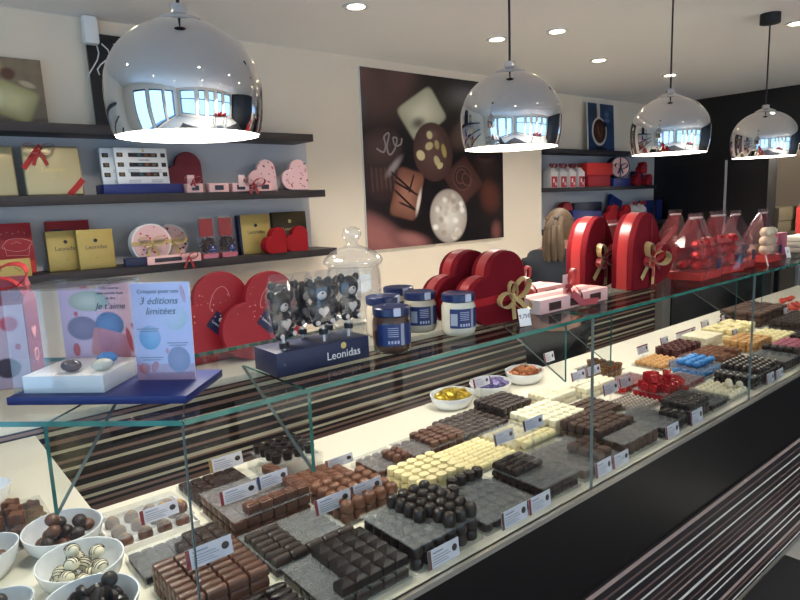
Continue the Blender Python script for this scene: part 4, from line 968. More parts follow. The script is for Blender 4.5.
def praline_bags():
    spec = [(1.955, 1.175, .20, 0, 'small clear bag with red card behind the big heart boxes'), (2.118, 1.165, .205, 0, 'clear bag of red sweets, first in the row past the big hearts'), (2.10, .965, .215, 1, 'wide clear bag of red foiled pralines nearest the big hearts, front row'),
            (2.29, .975, .215, 1, 'wide clear bag of red foiled pralines in the middle of the front row'), (2.29, 1.13, .22, 0, 'clear bag of red sweets behind the middle front bag'), (2.46, .985, .21, 2, 'clear bag of dark wrapped pralines at the end of the red bags'), (2.45, 1.13, .20, 2, 'clear bag of dark wrapped pralines in the back row'),
            (2.72, .985, .205, 3, 'clear pointed bag of white pralines beside the small pink box')]
    pm = [M_redb, M_foil, M_navy, mat('ivory_praline', '#cfc3a4', .4)]
    film = clear('bag_film', (.95, .86, .86), haze=.06, hcol='#d8b0b0', rough=.1, ior=1.55)
    for i, (x, y, h, k, lab) in enumerate(spec):
        t = thing('praline_bag', lab, 'praline bag', (x, y, ZT), -.1 + .07 * (i % 3), group='clear praline bags on the glass')
        w, d = (.082, .055) if k == 1 else (.066, .05)
        obj('card_tray', MB().box((0, 0, .012), (w * 2, d * 2, .024)), mat('bright_red', '#c42a24', .5), t, smooth=0)
        RR = random.Random(i)
        rings = []
        for zz, a, b in ((.003, 1.02, 1.02), (.3 * h, 1.06, 1.05), (.5 * h, .98, .85), (.72 * h, .78, .45), (.9 * h, .56, .16), (.93 * h, .53, .13), (h, .60, .10)):
            rings.append([(w * a * cx * (1 + RR.uniform(-.05, .05)), d * b * cy * (1 + RR.uniform(-.08, .08)), zz) for cx, cy in ((-1, -1), (-.5, -1.05), (0, -1), (.5, -1.05), (1, -1), (1.03, 0), (1, 1), (.5, 1.05), (0, 1), (-.5, 1.05), (-1, 1), (-1.03, 0))])
        obj('film', MB().loft(rings), film, t, smooth=0)
        mb = MB(); mb.add([(-w * .95, d * .75, .026), (w * .95, d * .75, .026), (w * .88, d * .55, h * .5), (w * .5, .002, h * .9), (-w * .5, .002, h * .9), (-w * .88, d * .55, h * .5)], [[0, 1, 2, 3, 4, 5]])
        o = obj('backing_card', mb, M_redb if k < 2 else M_crimson, t, smooth=0); sm = o.modifiers.new('thick', 'SOLIDIFY'); sm.thickness = .0012
        obj('film_gather', MB().box((0, 0, h * .92), (w * 1.1, .008, .006), bev=.002), mat('clear_tape', '#c9c3c0', .3), t)
        r = .022 if k in (1, 3) else .018
        n = 0
        for lz in range(2 if k in (0, 2) else 3):
            for ix in (-1, 0, 1):
                for iy in ((-1,) if lz else (-1, 1)):
                    if n >= 12: break
                    c = (ix * w * .55 + RR.uniform(-.004, .004), iy * d * .45 + RR.uniform(-.003, .003) - .002, .027 + r * .9 + lz * r * 1.55)
                    q = MB().sphere(c, (r * RR.uniform(.9, 1.1), r * .95, r * RR.uniform(.8, 1)), u=9, v=6); obj('praline', q, pm[k], t, smooth=30 if k == 1 else 60); n += 1
        if k in (1, 2, 3): obj('navy_label', MB().box((w * .6, -d * 1.08, .045), (.03, .0012, .035)), M_navy, t, smooth=0)
    t = carton('pink_carton', 'small deep pink carton past the bag of white pralines', 'gift box', (2.975, 1.03, ZT), .10, .07, .095, mat('deep_pink', '#a84a63', .5))
    price_tag('small price card leaning at the foot of the dark praline bag', (2.53, .89, ZT + .001), .5, '8€', .03, .04); price_tag('small price card standing before the deep pink carton', (2.86, .93, ZT + .001), -.1, '5€', .035, .045)
    t = thing('window_gift_box', 'red gabled gift box with window at the frame edge', 'gift box', (3.60, 1.05, ZT), -.1)
    mb = MB(); mb.box((0, 0, .09), (.2, .12, .18)); mb.add([(-.1, -.06, .18), (.1, -.06, .18), (.1, .06, .18), (-.1, .06, .18), (-.1, 0, .25), (.1, 0, .25)], [[0, 1, 5, 4], [2, 3, 4, 5], [1, 2, 5], [3, 0, 4]])
    obj('carton', mb, mat('coral_red', '#b3322f', .5), t, smooth=0); obj('window', MB().box((0, -.0608, .09), (.15, .001, .12)), mat('window_olive', '#6d6a52', .3), t, smooth=0); obj('greenery', MB().sphere((.02, -.0615, .08), (.03, .0015, .04)), mat('pistachio', '#7f9a6c', .5), t)
    for k in range(6):
        t = carton('white_packet', 'white packet in the pile beside the red gabled box, %s layer' % ('lowest near', 'lowest far', 'second near', 'second far', 'third near', 'third far')[k], 'packet', (3.16 + .12 * (k % 2), .99, ZT + .024 * (k // 2)), .115, .10, .023, mat('packet_white', '#d9d2bd', .55), group='pile of white packets', bev=.006)
praline_bags()

# ------------------------------------------------------------------ the assistant behind the counter
def person():
    X, Y = 2.86, 2.08
    # joints: name -> (position, radius)
    J = {}
    def j(n, x, y, z, r): J[n] = ((x, y, z), r)
    j('pelvis', 0, 0, .86, .125); j('waist', 0, .0, 1.0, .112); j('chest', .02, .0, 1.15, .128); j('upper', .04, 0, 1.25, .10); j('neck', .06, 0, 1.315, .048); j('skull', .08, 0, 1.385, .07)
    E = [('pelvis', 'waist'), ('waist', 'chest'), ('chest', 'upper'), ('upper', 'neck'), ('neck', 'skull')]
    for s, n in ((1, 'a'), (-1, 'b')):
        j('sh' + n, .03, s * .15, 1.235, .056); j('el' + n, .06, s * .21, .99, .042); j('wr' + n, .24, s * .16, .93, .027); j('pa' + n, .30, s * .145, .925, .026)
        E += [('upper', 'sh' + n), ('sh' + n, 'el' + n), ('el' + n, 'wr' + n), ('wr' + n, 'pa' + n)]
        for k in range(4):
            l = (.068, .076, .072, .056)[k]; dy = (k - 1.5) * .019
            j('k%d' % k + n, .335, s * .145 + dy, .92, .0092); j('m%d' % k + n, .335 + l * .5, s * .145 + dy * 1.15, .908, .0085); j('t%d' % k + n, .335 + l * .85, s * .145 + dy * 1.2, .885, .0075)
            E += [('pa' + n, 'k%d' % k + n), ('k%d' % k + n, 'm%d' % k + n), ('m%d' % k + n, 't%d' % k + n)]
        j('th' + n, .285, s * .145 - s * .034, .912, .0105); j('tt' + n, .325, s * .145 - s * .052, .90, .009); E += [('pa' + n, 'th' + n), ('th' + n, 'tt' + n)]
        j('hp' + n, 0, s * .085, .80, .092); j('kn' + n, .02, s * .09, .46, .058); j('an' + n, 0, s * .09, .085, .038); j('to' + n, .13, s * .1, .035, .033)
        E += [('pelvis', 'hp' + n), ('hp' + n, 'kn' + n), ('kn' + n, 'an' + n), ('an' + n, 'to' + n)]
    def skin(name, keys, edges, m, parent, inflate=0, root=None):
        idx = {k: i for i, k in enumerate(keys)}
        me = bpy.data.meshes.new(name); me.from_pydata([J[k][0] for k in keys], [(idx[a], idx[b]) for a, b in edges], []); me.materials.append(m)
        o = bpy.data.objects.new(name, me); COL.objects.link(o); o.parent = parent
        md = o.modifiers.new('skin', 'SKIN'); md.use_smooth_shade = True
        sv = me.skin_vertices[0].data
        for k in keys: sv[idx[k]].radius = (J[k][1] + inflate,) * 2; sv[idx[k]].use_root = (k == (root or keys[0]))
        sb = o.modifiers.new('smooth', 'SUBSURF'); sb.levels = 2; sb.render_levels = 2
        return o
    sk = mat('skin', '#b98a72', .5, var=.05)
    t = thing('person', 'shop assistant in a dark grey sweater with tied light brown hair behind the counter', 'person', (X, Y, 0), .35)
    skin('body', list(J), E, sk, t)
    # head with a face
    h = MB(); c = Vector((.10, 0, 1.405)); h.sphere(c, (.088, .07, .105), u=24, v=16); h.sphere(c + Vector((.045, 0, -.055)), (.042, .045, .05), u=16, v=10)
    h.sphere(c + Vector((.088, 0, -.015)), (.016, .011, .022), u=10, v=8)
    for s in (-1, 1): h.sphere(c + Vector((-.005, s * .07, -.01)), (.018, .008, .028), u=10, v=8)
    hd = obj('head', h, sk, t, smooth=180)
    for s in (-1, 1): obj('eye', MB().sphere(c + Vector((.079, s * .028, .005)), (.008, .011, .007), u=10, v=8), M_white, hd)
    obj('mouth', MB().sphere(c + Vector((.083, 0, -.058)), (.006, .02, .005), u=10, v=6), mat('lip', '#9a4f4a', .5), hd)
    hm = mat('light_brown_hair', '#6b543c', .5, var=.35, scale=120, bump=.6)
    hr = MB(); hr.sphere(c + Vector((-.018, 0, .02)), (.094, .079, .103), u=24, v=16)
    for k in range(26):
        a = R.uniform(-1, 1); b = R.uniform(-1, 1)
        hr.tube([c + Vector((-.085, a * .03, .055 + b * .02)), c + Vector((-.14 - .02 * abs(b), a * .04, .02)), c + Vector((-.155 + b * .02, a * .055, -.08)), c + Vector((-.135 + b * .02, a * .06, -.18 - R.random() * .06))], [.014, .018, .014, .004], seg=6)
    for k in range(16):
        a = -1 + k / 7.5
        hr.tube([c + Vector((.05, a * .055, .085 - .03 * abs(a))), c + Vector((-.03, a * .07, .115 - .05 * abs(a))), c + Vector((-.09, a * .035, .06))], .010, seg=6)
    obj('hair', hr, hm, t, smooth=60)
    obj('hair_tie', MB().sphere(c + Vector((-.10, 0, .055)), (.018, .026, .024)), M_cord, t)
    sw = mat('dark_grey_knit', '#2a2d33', .9, var=.15, scale=200, bump=.4)
    j('collar', .055, 0, 1.30, .05)
    K = ['chest', 'waist', 'pelvis', 'upper', 'collar', 'sha', 'ela', 'wra', 'shb', 'elb', 'wrb']
    skin('sweater', K, [('pelvis', 'waist'), ('waist', 'chest'), ('chest', 'upper'), ('upper', 'collar'), ('upper', 'sha'), ('sha', 'ela'), ('ela', 'wra'), ('upper', 'shb'), ('shb', 'elb'), ('elb', 'wrb')], sw, t, .014, 'pelvis')
    K = ['pelvis', 'hpa', 'kna', 'ana', 'hpb', 'knb', 'anb']
    skin('trousers', K, [('pelvis', 'hpa'), ('hpa', 'kna'), ('kna', 'ana'), ('pelvis', 'hpb'), ('hpb', 'knb'), ('knb', 'anb')], mat('black_trousers', '#151518', .8), t, .012)
    for s in (-1, 1): obj('shoe', MB().box((.06, s * .097, .04), (.25, .09, .08), bev=.03, seg=3), M_black, t)
person()

def store_room():
    kr = mat('kraft_card', '#8b7858', .7, var=.1); kd = mat('dark_kraft', '#5c5140', .7)
    t = thing('storage_table', 'low table under the cardboard boxes seen through the doorway', 'table', (6.9, 2.42, 0))
    obj('top', MB().box((0, 0, .83), (.6, .4, .03)), M_shelf, t)
    for x in (-.27, .27):
        for y in (-.17, .17): obj('leg', MB().box((x, y, .408), (.04, .04, .815)), M_black, t)
    labs = ['flat cardboard box, lowest of the pile in the doorway', 'flat cardboard box, second of the doorway pile', 'dark flat cardboard box, third of the doorway pile', 'cardboard box, fourth of the doorway pile', 'cardboard box on top of the doorway pile']
    z = .8455
    for k, h in enumerate((.13, .12, .06, .11, .13)):
        t = carton('cardboard_box', labs[k], 'box', (6.88 + .02 * (k % 2), 2.42 - .02 * (k % 3), z), .46, .34 - .02 * k, h, kd if k == 2 else kr, group='doorway pile of cardboard boxes'); z += h + .0005
        obj('tape', MB().box((0, 0, h + .0004), (.462, .05, .0012)), mat('tape', '#a9987a', .4), t, smooth=0)
    t = thing('storage_shelf', 'storage rack with boxes at the far edge of the doorway', 'shelf', (7.2, 1.92, 0))
    for y in (-.28, .28): obj('upright', MB().box((0, y, 1.0), (.4, .03, 2.0)), M_panel, t)
    for zz in (.5, .95, 1.4, 1.85): obj('board', MB().box((0, 0, zz), (.4, .53, .03)), M_panel, t)
    n = 0
    for zz in (.965 + .0005, 1.415 + .0005):
        for y in (-.13, .13):
            carton('rack_box', 'cardboard box on the doorway storage rack, %s' % ('lower shelf, far side', 'lower shelf, near side', 'upper shelf, far side', 'upper shelf, near side')[n], 'box', (7.15, 1.92 + y, zz), .24, .22, .26, kr, rz=0, group='boxes on the storage rack'); n += 1
    t = thing('display_table', 'dark display table by the shop windows, mirrored in the chrome lamps', 'table', (2.4, -2.4, 0))
    obj('top', MB().box((0, 0, .78), (1.6, .7, .04)), M_shelf, t)
    for x in (-.72, .72):
        for y in (-.3, .3): obj('leg', MB().box((x, y, .38), (.05, .05, .76)), M_black, t)
    for k in range(5): carton('window_box', 'red gift box on the display table by the windows', 'gift box', (1.8 + .3 * k, -2.4 + .1 * (k % 2), .8005), .2, .2, .18 + .06 * (k % 3), M_redb if k % 2 else M_red, group='red boxes by the windows')
store_room()
# ------------------------------------------------------------------ chocolates on the deck
def choc_mesh(kind, sx, sy, h, m):
    """One chocolate, base at z = 0, sized sx by sy by h."""
    mb = MB(); RR = random.Random(hash((kind, round(sx * 1e4), 5)) & 255 if False else len(kind) * 7 + int(sx * 1e4))
    mats = [m]; sm = 40
    if kind == 'square':       # moulded square with a raised pad and a drizzle ridge
        mb.box((0, 0, h * .42), (sx, sy, h * .84), bev=min(sx, sy) * .10); mb.box((0, 0, h * .86), (sx * .74, sy * .74, h * .18), bev=h * .07); mb.tube([(-sx * .3, -sy * .2, h * .95), (0, 0, h * .98), (sx * .3, sy * .22, h * .95)], sx * .035, seg=5)
    elif kind == 'pyramid':    # square with four facets meeting in a peak
        a, b = sx/2, sy/2; q = .88
        mb.loft([[(-a, -b, 0), (a, -b, 0), (a, b, 0), (-a, b, 0)], [(-a, -b, h * .62), (a, -b, h * .62), (a, b, h * .62), (-a, b, h * .62)], [(-a * q, -b * q, h * .7), (a * q, -b * q, h * .7), (a * q, b * q, h * .7), (-a * q, b * q, h * .7)], [(-a * .12, -b * .12, h), (a * .12, -b * .12, h), (a * .12, b * .12, h), (-a * .12, b * .12, h)]]); sm = 20
    elif kind == 'bar':        # long bar with a rounded top
        n = 8; pr = [(-sy/2, 0), (-sy/2, h * .55)] + [(-sy/2 * cos(pi * k / n), h * .55 + h * .42 * sin(pi * k / n)) for k in range(1, n)] + [(sy/2, h * .55), (sy/2, 0)]
        rings = [[(x, y * f, z * g) for y, z in pr] for x, f, g in ((-sx/2, .82, .8), (-sx/2 + sx * .05, 1, .97), (-sx * .1, 1, 1), (sx * .1, 1, 1), (sx/2 - sx * .05, 1, .97), (sx/2, .82, .8))]
        mb.loft(rings); mb.tube([(-sx * .4, sy * .12, h * .95), (0, sy * .08, h * .985), (sx * .4, sy * .12, h * .95)], sy * .03, seg=5)
    elif kind == 'ridged':     # barrel with cross ridges
        n = 8; rings = []
        for k in range(13):
            x = -sx/2 + sx * k / 12; f = (.86 if k in (0, 12) else 1) * (1 - .05 * (k % 2))
            rings.append([(x, -sy/2 * f, 0)] + [(x, -sy/2 * f * cos(pi * i / n), h * f * (.4 + .6 * sin(pi * i / n))) for i in range(n + 1)] + [(x, sy/2 * f, 0)])
        mb.loft(rings)
    elif kind == 'oval':
        mb.lathe([(.94, 0), (1, .15), (1, .7), (.93, .88), (.80, .96), (.0001, 1)], seg=22, M=Matrix.Diagonal((sx/2, sy/2, h, 1))); mb.tube([(-sx * .28, 0, h), (sx * .28, 0, h)], sy * .04, seg=5)
    elif kind == 'round':
        mb.lathe([(.92, 0), (1, .12), (.97, .62), (.86, .82), (.62, .95), (.3, .99), (.0001, 1)], seg=20, M=Matrix.Diagonal((sx/2, sy/2, h, 1)))
        mb.tube([(-sx * .18, -sy * .1, h * .98), (0, sy * .05, h * 1.0), (sx * .2, sy * .12, h * .965)], sx * .025, seg=5)
    elif kind == 'drum':       # flat-topped cylinder with a rim
        mb.lathe([(.95, 0), (1, .06), (1, .88), (.93, .99), (.82, .96), (.0001, .95)], seg=22, M=Matrix.Diagonal((sx/2, sy/2, h, 1)))
    elif kind == 'cup':        # fluted cup with a glossy fill
        prof = []; seg = 24
        vs = []; fs = []
        for r, z in ((.78, 0), (1.0, .85), (.98, 1.0), (.88, .98), (.84, .86), (.0001, .90)):
            for i in range(seg): f = 1 - (.05 * (i % 2) if z < .95 and r > .7 else 0); vs.append((r * f * cos(2 * pi * i / seg) * sx/2, r * f * sin(2 * pi * i / seg) * sy/2, z * h))
        for k in range(5):
            for i in range(seg): fs.append([k * seg + i, k * seg + (i + 1) % seg, (k + 1) * seg + (i + 1) % seg, (k + 1) * seg + i])
        mb.add(vs, fs); mb.tube([(-sx * .2, 0, h * .92), (sx * .1, sy * .15, h * .93), (sx * .2, -sy * .1, h * .92)], sx * .04, seg=5)
    elif kind == 'roll':
        mb.lathe([(.75, 0), (.95, .03), (1, .12), (1, .88), (.95, .97), (.75, 1), (.3, .98), (.0001, .96)], seg=14, M=Matrix.Translation((-sx/2, 0, sy/2)) @ Matrix.Rotation(pi/2, 4, 'Y') @ Matrix.Diagonal((sy/2, sy/2, sx, 1)))
    elif kind == 'rough':
        bm = bmesh.new(); bmesh.ops.create_cube(bm, size=1); bmesh.ops.subdivide_edges(bm, edges=bm.edges[:], cuts=3, use_grid_fill=True)
        for v in bm.verts:
            c = v.co; k = 1 - .10 * max(0, (abs(c.x) > .45) + (abs(c.y) > .45) + (abs(c.z) > .45) - 1)
            v.co = Vector((c.x * sx * k + RR.uniform(-1, 1) * sx * .025, c.y * sy * k + RR.uniform(-1, 1) * sy * .025, h/2 + c.z * h * k + RR.uniform(-.5, 1) * h * .06 * (c.z > -.4)))
        mb.tmp(bm); sm = 50
    elif kind == 'foil':       # crumpled foil cube with folded corners
        bm = bmesh.new(); bmesh.ops.create_cube(bm, size=1); bmesh.ops.subdivide_edges(bm, edges=bm.edges[:], cuts=3, use_grid_fill=True)
        for v in bm.verts:
            c = v.co; v.co = Vector((c.x * sx * .93 + RR.uniform(-1, 1) * sx * .05, c.y * sy * .93 + RR.uniform(-1, 1) * sy * .05, h/2 + c.z * h + RR.uniform(-1, 1) * h * .05 * (c.z > -.4)))
        mb.tmp(bm); mb.box((0, 0, h * 1.0), (sx * .5, sy * .2, h * .1), rz=.6); sm = 0
    elif kind == 'ball':
        mb.sphere((0, 0, h/2), (sx/2, sy/2, h/2), u=14, v=10)
        mb.tube([(-sx * .3, -sy * .15, h * .86), (-sx * .05, 0, h * .99), (sx * .28, sy * .1, h * .88)], sx * .03, seg=5)
    elif kind == 'striped':    # ball with dark piped stripes
        mb.sphere((0, 0, h/2), (sx/2, sy/2, h/2), u=14, v=10); mats = [m, M_dark]
        for k in range(5):
            o = (k - 2) * .18; rr = math.sqrt(max(.01, .26 - o * o))
            mb.tube([(sx * o * 1.0, sy * rr * cos(a), h/2 + h * rr * sin(a)) for a in [pi * i / 8 for i in range(9)]], sx * .028, 1, seg=5)
    elif kind == 'nut':        # praline with a nut pressed into the top
        mb.lathe([(.95, 0), (1, .3), (.9, .65), (.6, .85), (.0001, .9)], seg=16, M=Matrix.Diagonal((sx/2, sy/2, h, 1))); mats = [m, mat('hazelnut', '#a8834f', .5)]
        mb.sphere((0, 0, h * .9), (sx * .22, sy * .22, h * .22), 1, u=10, v=6)
    elif kind == 'flower':
        P = [(sx/2 * (.78 + .22 * cos(4 * a)) * cos(a), sy/2 * (.78 + .22 * cos(4 * a)) * sin(a)) for a in [2 * pi * k / 32 for k in range(32)]]
        mb.loft([[(x * f, y * f, z) for x, y in P] for f, z in ((1, 0), (1, h * .8), (.9, h))])
    elif kind == 'spiked':     # small round praline with a pale dot
        mb.lathe([(.9, 0), (1, .2), (.9, .7), (.5, .95), (.0001, 1)], seg=12, M=Matrix.Diagonal((sx/2, sy/2, h, 1))); mats = [m, mat('pale_nib', '#c6b8a8', .5)]; mb.sphere((0, 0, h), (sx * .2, sy * .2, h * .15), 1, u=8, v=5)
    elif kind == 'bark':
        P = [(sx/2 * (.9 + .12 * RR.random()) * (1.1 * cos(a)), sy/2 * (.9 + .12 * RR.random()) * 1.1 * sin(a)) for a in [2 * pi * k / 11 for k in range(11)]]
        mb.prism(P, 0, h); sm = 0; mats = [m]
        for k in range(5): mb.sphere((RR.uniform(-.3, .3) * sx, RR.uniform(-.3, .3) * sy, h), (sx * .09, sx * .09, h * .25), u=7, v=5)
    elif kind == 'jelly':
        mb.tube([(sx * .4 * cos(a), sy * .4 * sin(a), h * .5 + h * .3 * sin(2 * a)) for a in [k * .5 for k in range(9)]], [h * .28, h * .36, h * .4, h * .42, h * .42, h * .4, h * .36, h * .3, h * .2], seg=7)
    elif kind == 'wrapper':    # twist wrapped sweet
        bm = bmesh.new(); bmesh.ops.create_cube(bm, size=1); bmesh.ops.subdivide_edges(bm, edges=bm.edges[:], cuts=2, use_grid_fill=True)
        for v in bm.verts:
            c = v.co; v.co = Vector((c.x * sx * .55 + RR.uniform(-1, 1) * sx * .04, c.y * sy * .8 + RR.uniform(-1, 1) * sy * .06, h/2 + c.z * h * .8 + RR.uniform(-1, 1) * h * .08))
        mb.tmp(bm)
        for s in (-1, 1): mb.loft([[(s * sx * .27, y * .2, h/2 + z * .2) for y, z in ((-sy, 0), (0, -h), (sy, 0), (0, h))], [(s * sx * .5, y * .6, h/2 + z * .45) for y, z in ((-sy, -h * .3), (sy * .2, -h), (sy, h * .3), (-sy * .2, h))]])
        sm = 0
    return mb.mesh(kind + '_praline', mats, sm)

CHM = {}
def place(name, label, group, kind, m, pos, size, rz=0, rot=None):
    key = (kind, m.name, tuple(round(v, 5) for v in size))
    if key not in CHM: CHM[key] = choc_mesh(kind, *size, m)
    o = bpy.data.objects.new(name, CHM[key]); COL.objects.link(o); o.location = pos; o.rotation_euler = rot or (0, 0, rz)
    return tag(o, label, 'chocolate', group)

def tray_base(label, x0, x1, y0, y1, z, m=None, h=.006, wall=.012, name='chocolate_tray'):
    t = thing(name, label, 'tray', ((x0 + x1)/2, (y0 + y1)/2, z)); w, d = x1 - x0 + .008, y1 - y0 + .008; m = m or M_acr
    obj('tray_floor', MB().box((0, 0, .0015), (w, d, .002)), m, t, smooth=0)
    mb = MB()
    for a, b, c, e in ((0, -d/2, w, .002), (0, d/2, w, .002), (-w/2, 0, .002, d), (w/2, 0, .002, d)): mb.box((a, b, wall/2 + .0005), (c, e, wall))
    obj('tray_rim', mb, m, t, smooth=0)
    return t

def stack(where, noun, name, x0, x1, y0, y1, kind, m, nx, ny, h, layers=1, sheet=False, mask=None, z=ZD, gap=.94, tray=True, top_h=None, cover=None):
    """A tray of like chocolates: `layers` full layers (lower ones only round the edge), then, over a hazy sheet, those that `mask(i, j)` keeps."""
    if tray: tray_base('clear tray under the %s' % where, x0, x1, y0, y1, z); z += .003
    px, py = (x1 - x0)/nx, (y1 - y0)/ny; size = (px * gap, py * gap, h)
    lab = '%s, in the tray of %s' % (noun, where) if len((noun + where).split()) < 11 else '%s of the %s' % (noun, where)
    g = where
    for L in range(layers):
        for i in range(nx):
            for j in range(ny):
                last = L == layers - 1
                edge = i in (0, nx - 1) or j in (0, ny - 1)
                if not last and not edge: continue
                if last and not sheet and mask and not mask(i, j): continue
                place(name, lab, g, kind, m, (x0 + (i + .5) * px + R.uniform(-.0006, .0006), y0 + (j + .5) * py + R.uniform(-.0006, .0006), z + L * (h + .0006)), size, R.uniform(-.025, .025))
    z += layers * (h + .0006)
    if sheet:
        o = thing('acrylic_sheet', 'hazy sheet over %s' % where, 'sheet', ((x0 + x1)/2, (y0 + y1)/2, z))
        obj('sheet', MB().box((0, 0, .001), (x1 - x0 + .006, y1 - y0 + .006, .0016)), M_haze, o, smooth=0)
        mb = MB(); H = z - ZD - .002
        z += .0022
        for i in range(nx):
            for j in range(ny):
                if mask and not mask(i, j): continue
                place(name, lab.replace('in the tray of', 'on the sheet over') if 'in the tray of' in lab else lab, g, kind, m, (x0 + (i + .5) * px + R.uniform(-.0008, .0008), y0 + (j + .5) * py + R.uniform(-.0008, .0008), z), (size[0], size[1], top_h or h), R.uniform(-.04, .04))
    return z

def deck_goods():
    S = stack
    # column beside the chamfered corner
    S('oval dark bars at the front corner', 'glossy oval dark chocolate bar', 'oval_dark_bar', .33, .525, .885, 1.015, 'oval', M_dark2, 4, 6, .014, 2)
    S('ridged milk chocolate bars piled three high', 'glossy milk chocolate bar', 'milk_chocolate_bar', .335, .505, 1.03, 1.205, 'bar', M_milk, 4, 8, .019, 3)
    S('small dark squares behind the milk bars', 'small dark chocolate square', 'dark_square', .33, .515, 1.225, 1.345, 'square', M_dark, 7, 4, .018, 1, True, lambda i, j: i > 2 and j < 3 and not (i < 4 and j > 1))
    t = tray_base('white tray under the nut-topped pralines', .325, .505, 1.395, 1.56, ZD, M_white, wall=.014, name='white_tray')
    for i in range(4):
        for j in range(3): place('nut_praline', 'nut-topped milk praline under the clear lid of the white tray', 'nut-topped pralines under the lid', 'nut', M_milk2, (.350 + .044 * i, 1.425 + .052 * j, ZD + .003), (.034, .036, .024))
    t = thing('clear_lid', 'clear lid sheet over the nut-topped pralines in the white tray', 'lid', (.415, 1.4775, ZD + .0295)); obj('sheet', MB().box((0, 0, .001), (.176, .16, .0016)), M_haze, t, smooth=0)
    for k, (x, y) in enumerate(((.445, 1.45), (.482, 1.435))): place('nut_praline', ('nut-topped praline standing on the clear lid, nearer the shop corner', 'nut-topped praline standing on the clear lid, nearer the dark squares')[k], None, 'nut', M_milk, (x, y, ZD + .0315), (.034, .036, .026))
    # second column
    S('dark pyramid squares at the front ledge', 'dark chocolate square with a peaked top', 'dark_pyramid', .54, .735, .885, 1.045, 'pyramid', M_dark2, 6, 5, .026, 1, True, lambda i, j: i > 1 or j == 0 and i > 0)
    S('ridged dark barrels around an empty sheet', 'ridged dark chocolate barrel', 'dark_barrel', .535, .735, 1.065, 1.235, 'ridged', M_dark, 5, 7, .018, 1, True, lambda i, j: j == 0 or (i < 2 and not (i == 1 and j > 5)) and j < 6)
    S('tall milk chocolate squares with a cleared top', 'milk chocolate square with piped line', 'milk_square', .535, .735, 1.25, 1.44, 'square', M_milk, 6, 6, .024, 2, True, lambda i, j: j == 0 and i > 0 or (i == 5), top_h=.024)
    S('flat dark squares by the back edge', 'flat dark chocolate square', 'flat_dark_square', .54, .70, 1.465, 1.61, 'square', M_dark, 5, 5, .020, 1)
    # third column
    z = S('round dark pralines on the double acrylic tower', 'glossy round dark praline', 'round_dark_praline', .75, .945, .885, 1.065, 'round', M_dark2, 6, 6, .026, 2, True, lambda i, j: i > 1 and not (i == 2 and j < 2), top_h=.029)
    S('round milk pralines in the tall tray', 'glossy round milk praline', 'round_milk_praline', .755, .925, 1.135, 1.30, 'round', M_milk2, 5, 5, .026, 2, False, None)
    S('flat milk squares behind the round pralines', 'flat milk chocolate square', 'flat_milk_square', .77, .925, 1.315, 1.44, 'square', M_milk2, 5, 5, .022, 1)
    tray_base('clear box under the dark cups at the back', .745, .895, 1.455, 1.60, ZD, wall=.05)
    t = thing('acrylic_riser', 'clear riser sheet under the dark cups at the back edge', 'sheet', (.82, 1.5275, ZD + .048)); obj('sheet', MB().box((0, 0, .001), (.146, .141, .002)), M_haze, t, smooth=0)
    S('dark fluted cups on the clear riser', 'dark chocolate fluted cup', 'dark_cup', .75, .89, 1.46, 1.595, 'cup', M_dark2, 4, 4, .024, 1, z=ZD + .0502, tray=False, gap=.9)
    # fourth column
    S('dark drums around the hazy sheet', 'dark chocolate drum', 'dark_drum', .965, 1.145, .885, 1.085, 'drum', M_dark2, 6, 6, .022, 1, True, lambda i, j: j > 3 and (i + j) % 7 < 6 and not (j == 4 and i > 2))
    S('round white chocolates in two layers', 'round white chocolate', 'round_white_chocolate', .965, 1.135, 1.105, 1.25, 'drum', M_ivory, 5, 5, .021, 2)
    S('milk ovals half under a hazy cover', 'small milk chocolate oval', 'milk_oval', .965, 1.085, 1.275, 1.395, 'round', M_milk, 4, 5, .022, 1, True, lambda i, j: i > 1 and j < 3)
    S('milk barrels by the white deck', 'milk chocolate barrel', 'milk_barrel', 1.105, 1.315, 1.285, 1.40, 'oval', M_milk, 6, 5, .022, 1, True, lambda i, j: i > 1, top_h=.016)
    # fifth column
    S('dark logs beside the cleared brown tray', 'short dark chocolate log', 'dark_log', 1.17, 1.32, .885, 1.055, 'ridged', M_dark, 4, 8, .018, 2, True, lambda i, j: j > 3 and i < 3)
    S('white chocolate rolls', 'white chocolate roll', 'white_roll', 1.155, 1.345, 1.11, 1.27, 'roll', M_ivory, 5, 8, .020, 1, False, None, gap=.97)
    S('white chocolate rolls, lower pile by the price card', 'cream white chocolate roll', 'cream_roll', 1.355, 1.50, 1.085, 1.265, 'roll', M_ivory, 4, 8, .0215, 1, True, lambda i, j: j < 2, gap=.97)
    # sixth
    S('cocoa cubes around the cleared front sheet', 'cocoa-dusted praline cube', 'cocoa_cube', 1.345, 1.515, .885, 1.065, 'rough', M_brown, 5, 5, .027, 1, True, lambda i, j: (i in (2, 3) and j in (0, 1, 2)) or (i == 4 and j == 2), top_h=.024)
    S('rough dark squares before the yellow wrappers', 'rough dark chocolate square', 'rough_dark_square', 1.325, 1.525, 1.29, 1.455, 'rough', M_dark, 7, 6, .022, 1, False, None)
    S('rough dark squares piled before the violet wrappers', 'rough dark chocolate block', 'rough_dark_block', 1.535, 1.69, 1.325, 1.465, 'rough', M_dark, 6, 5, .022, 2, False, None)
    S('white squares piled at the centre', 'white chocolate square', 'white_square', 1.515, 1.715, 1.125, 1.285, 'rough', M_cream, 6, 5, .024, 2, False, lambda i, j: not (i == 0 and j == 0))
    # seventh
    S('brown truffle cubes piled high by the pane joint', 'brown truffle cube', 'truffle_cube', 1.545, 1.735, .965, 1.11, 'rough', M_brown, 6, 5, .029, 2, False, None)
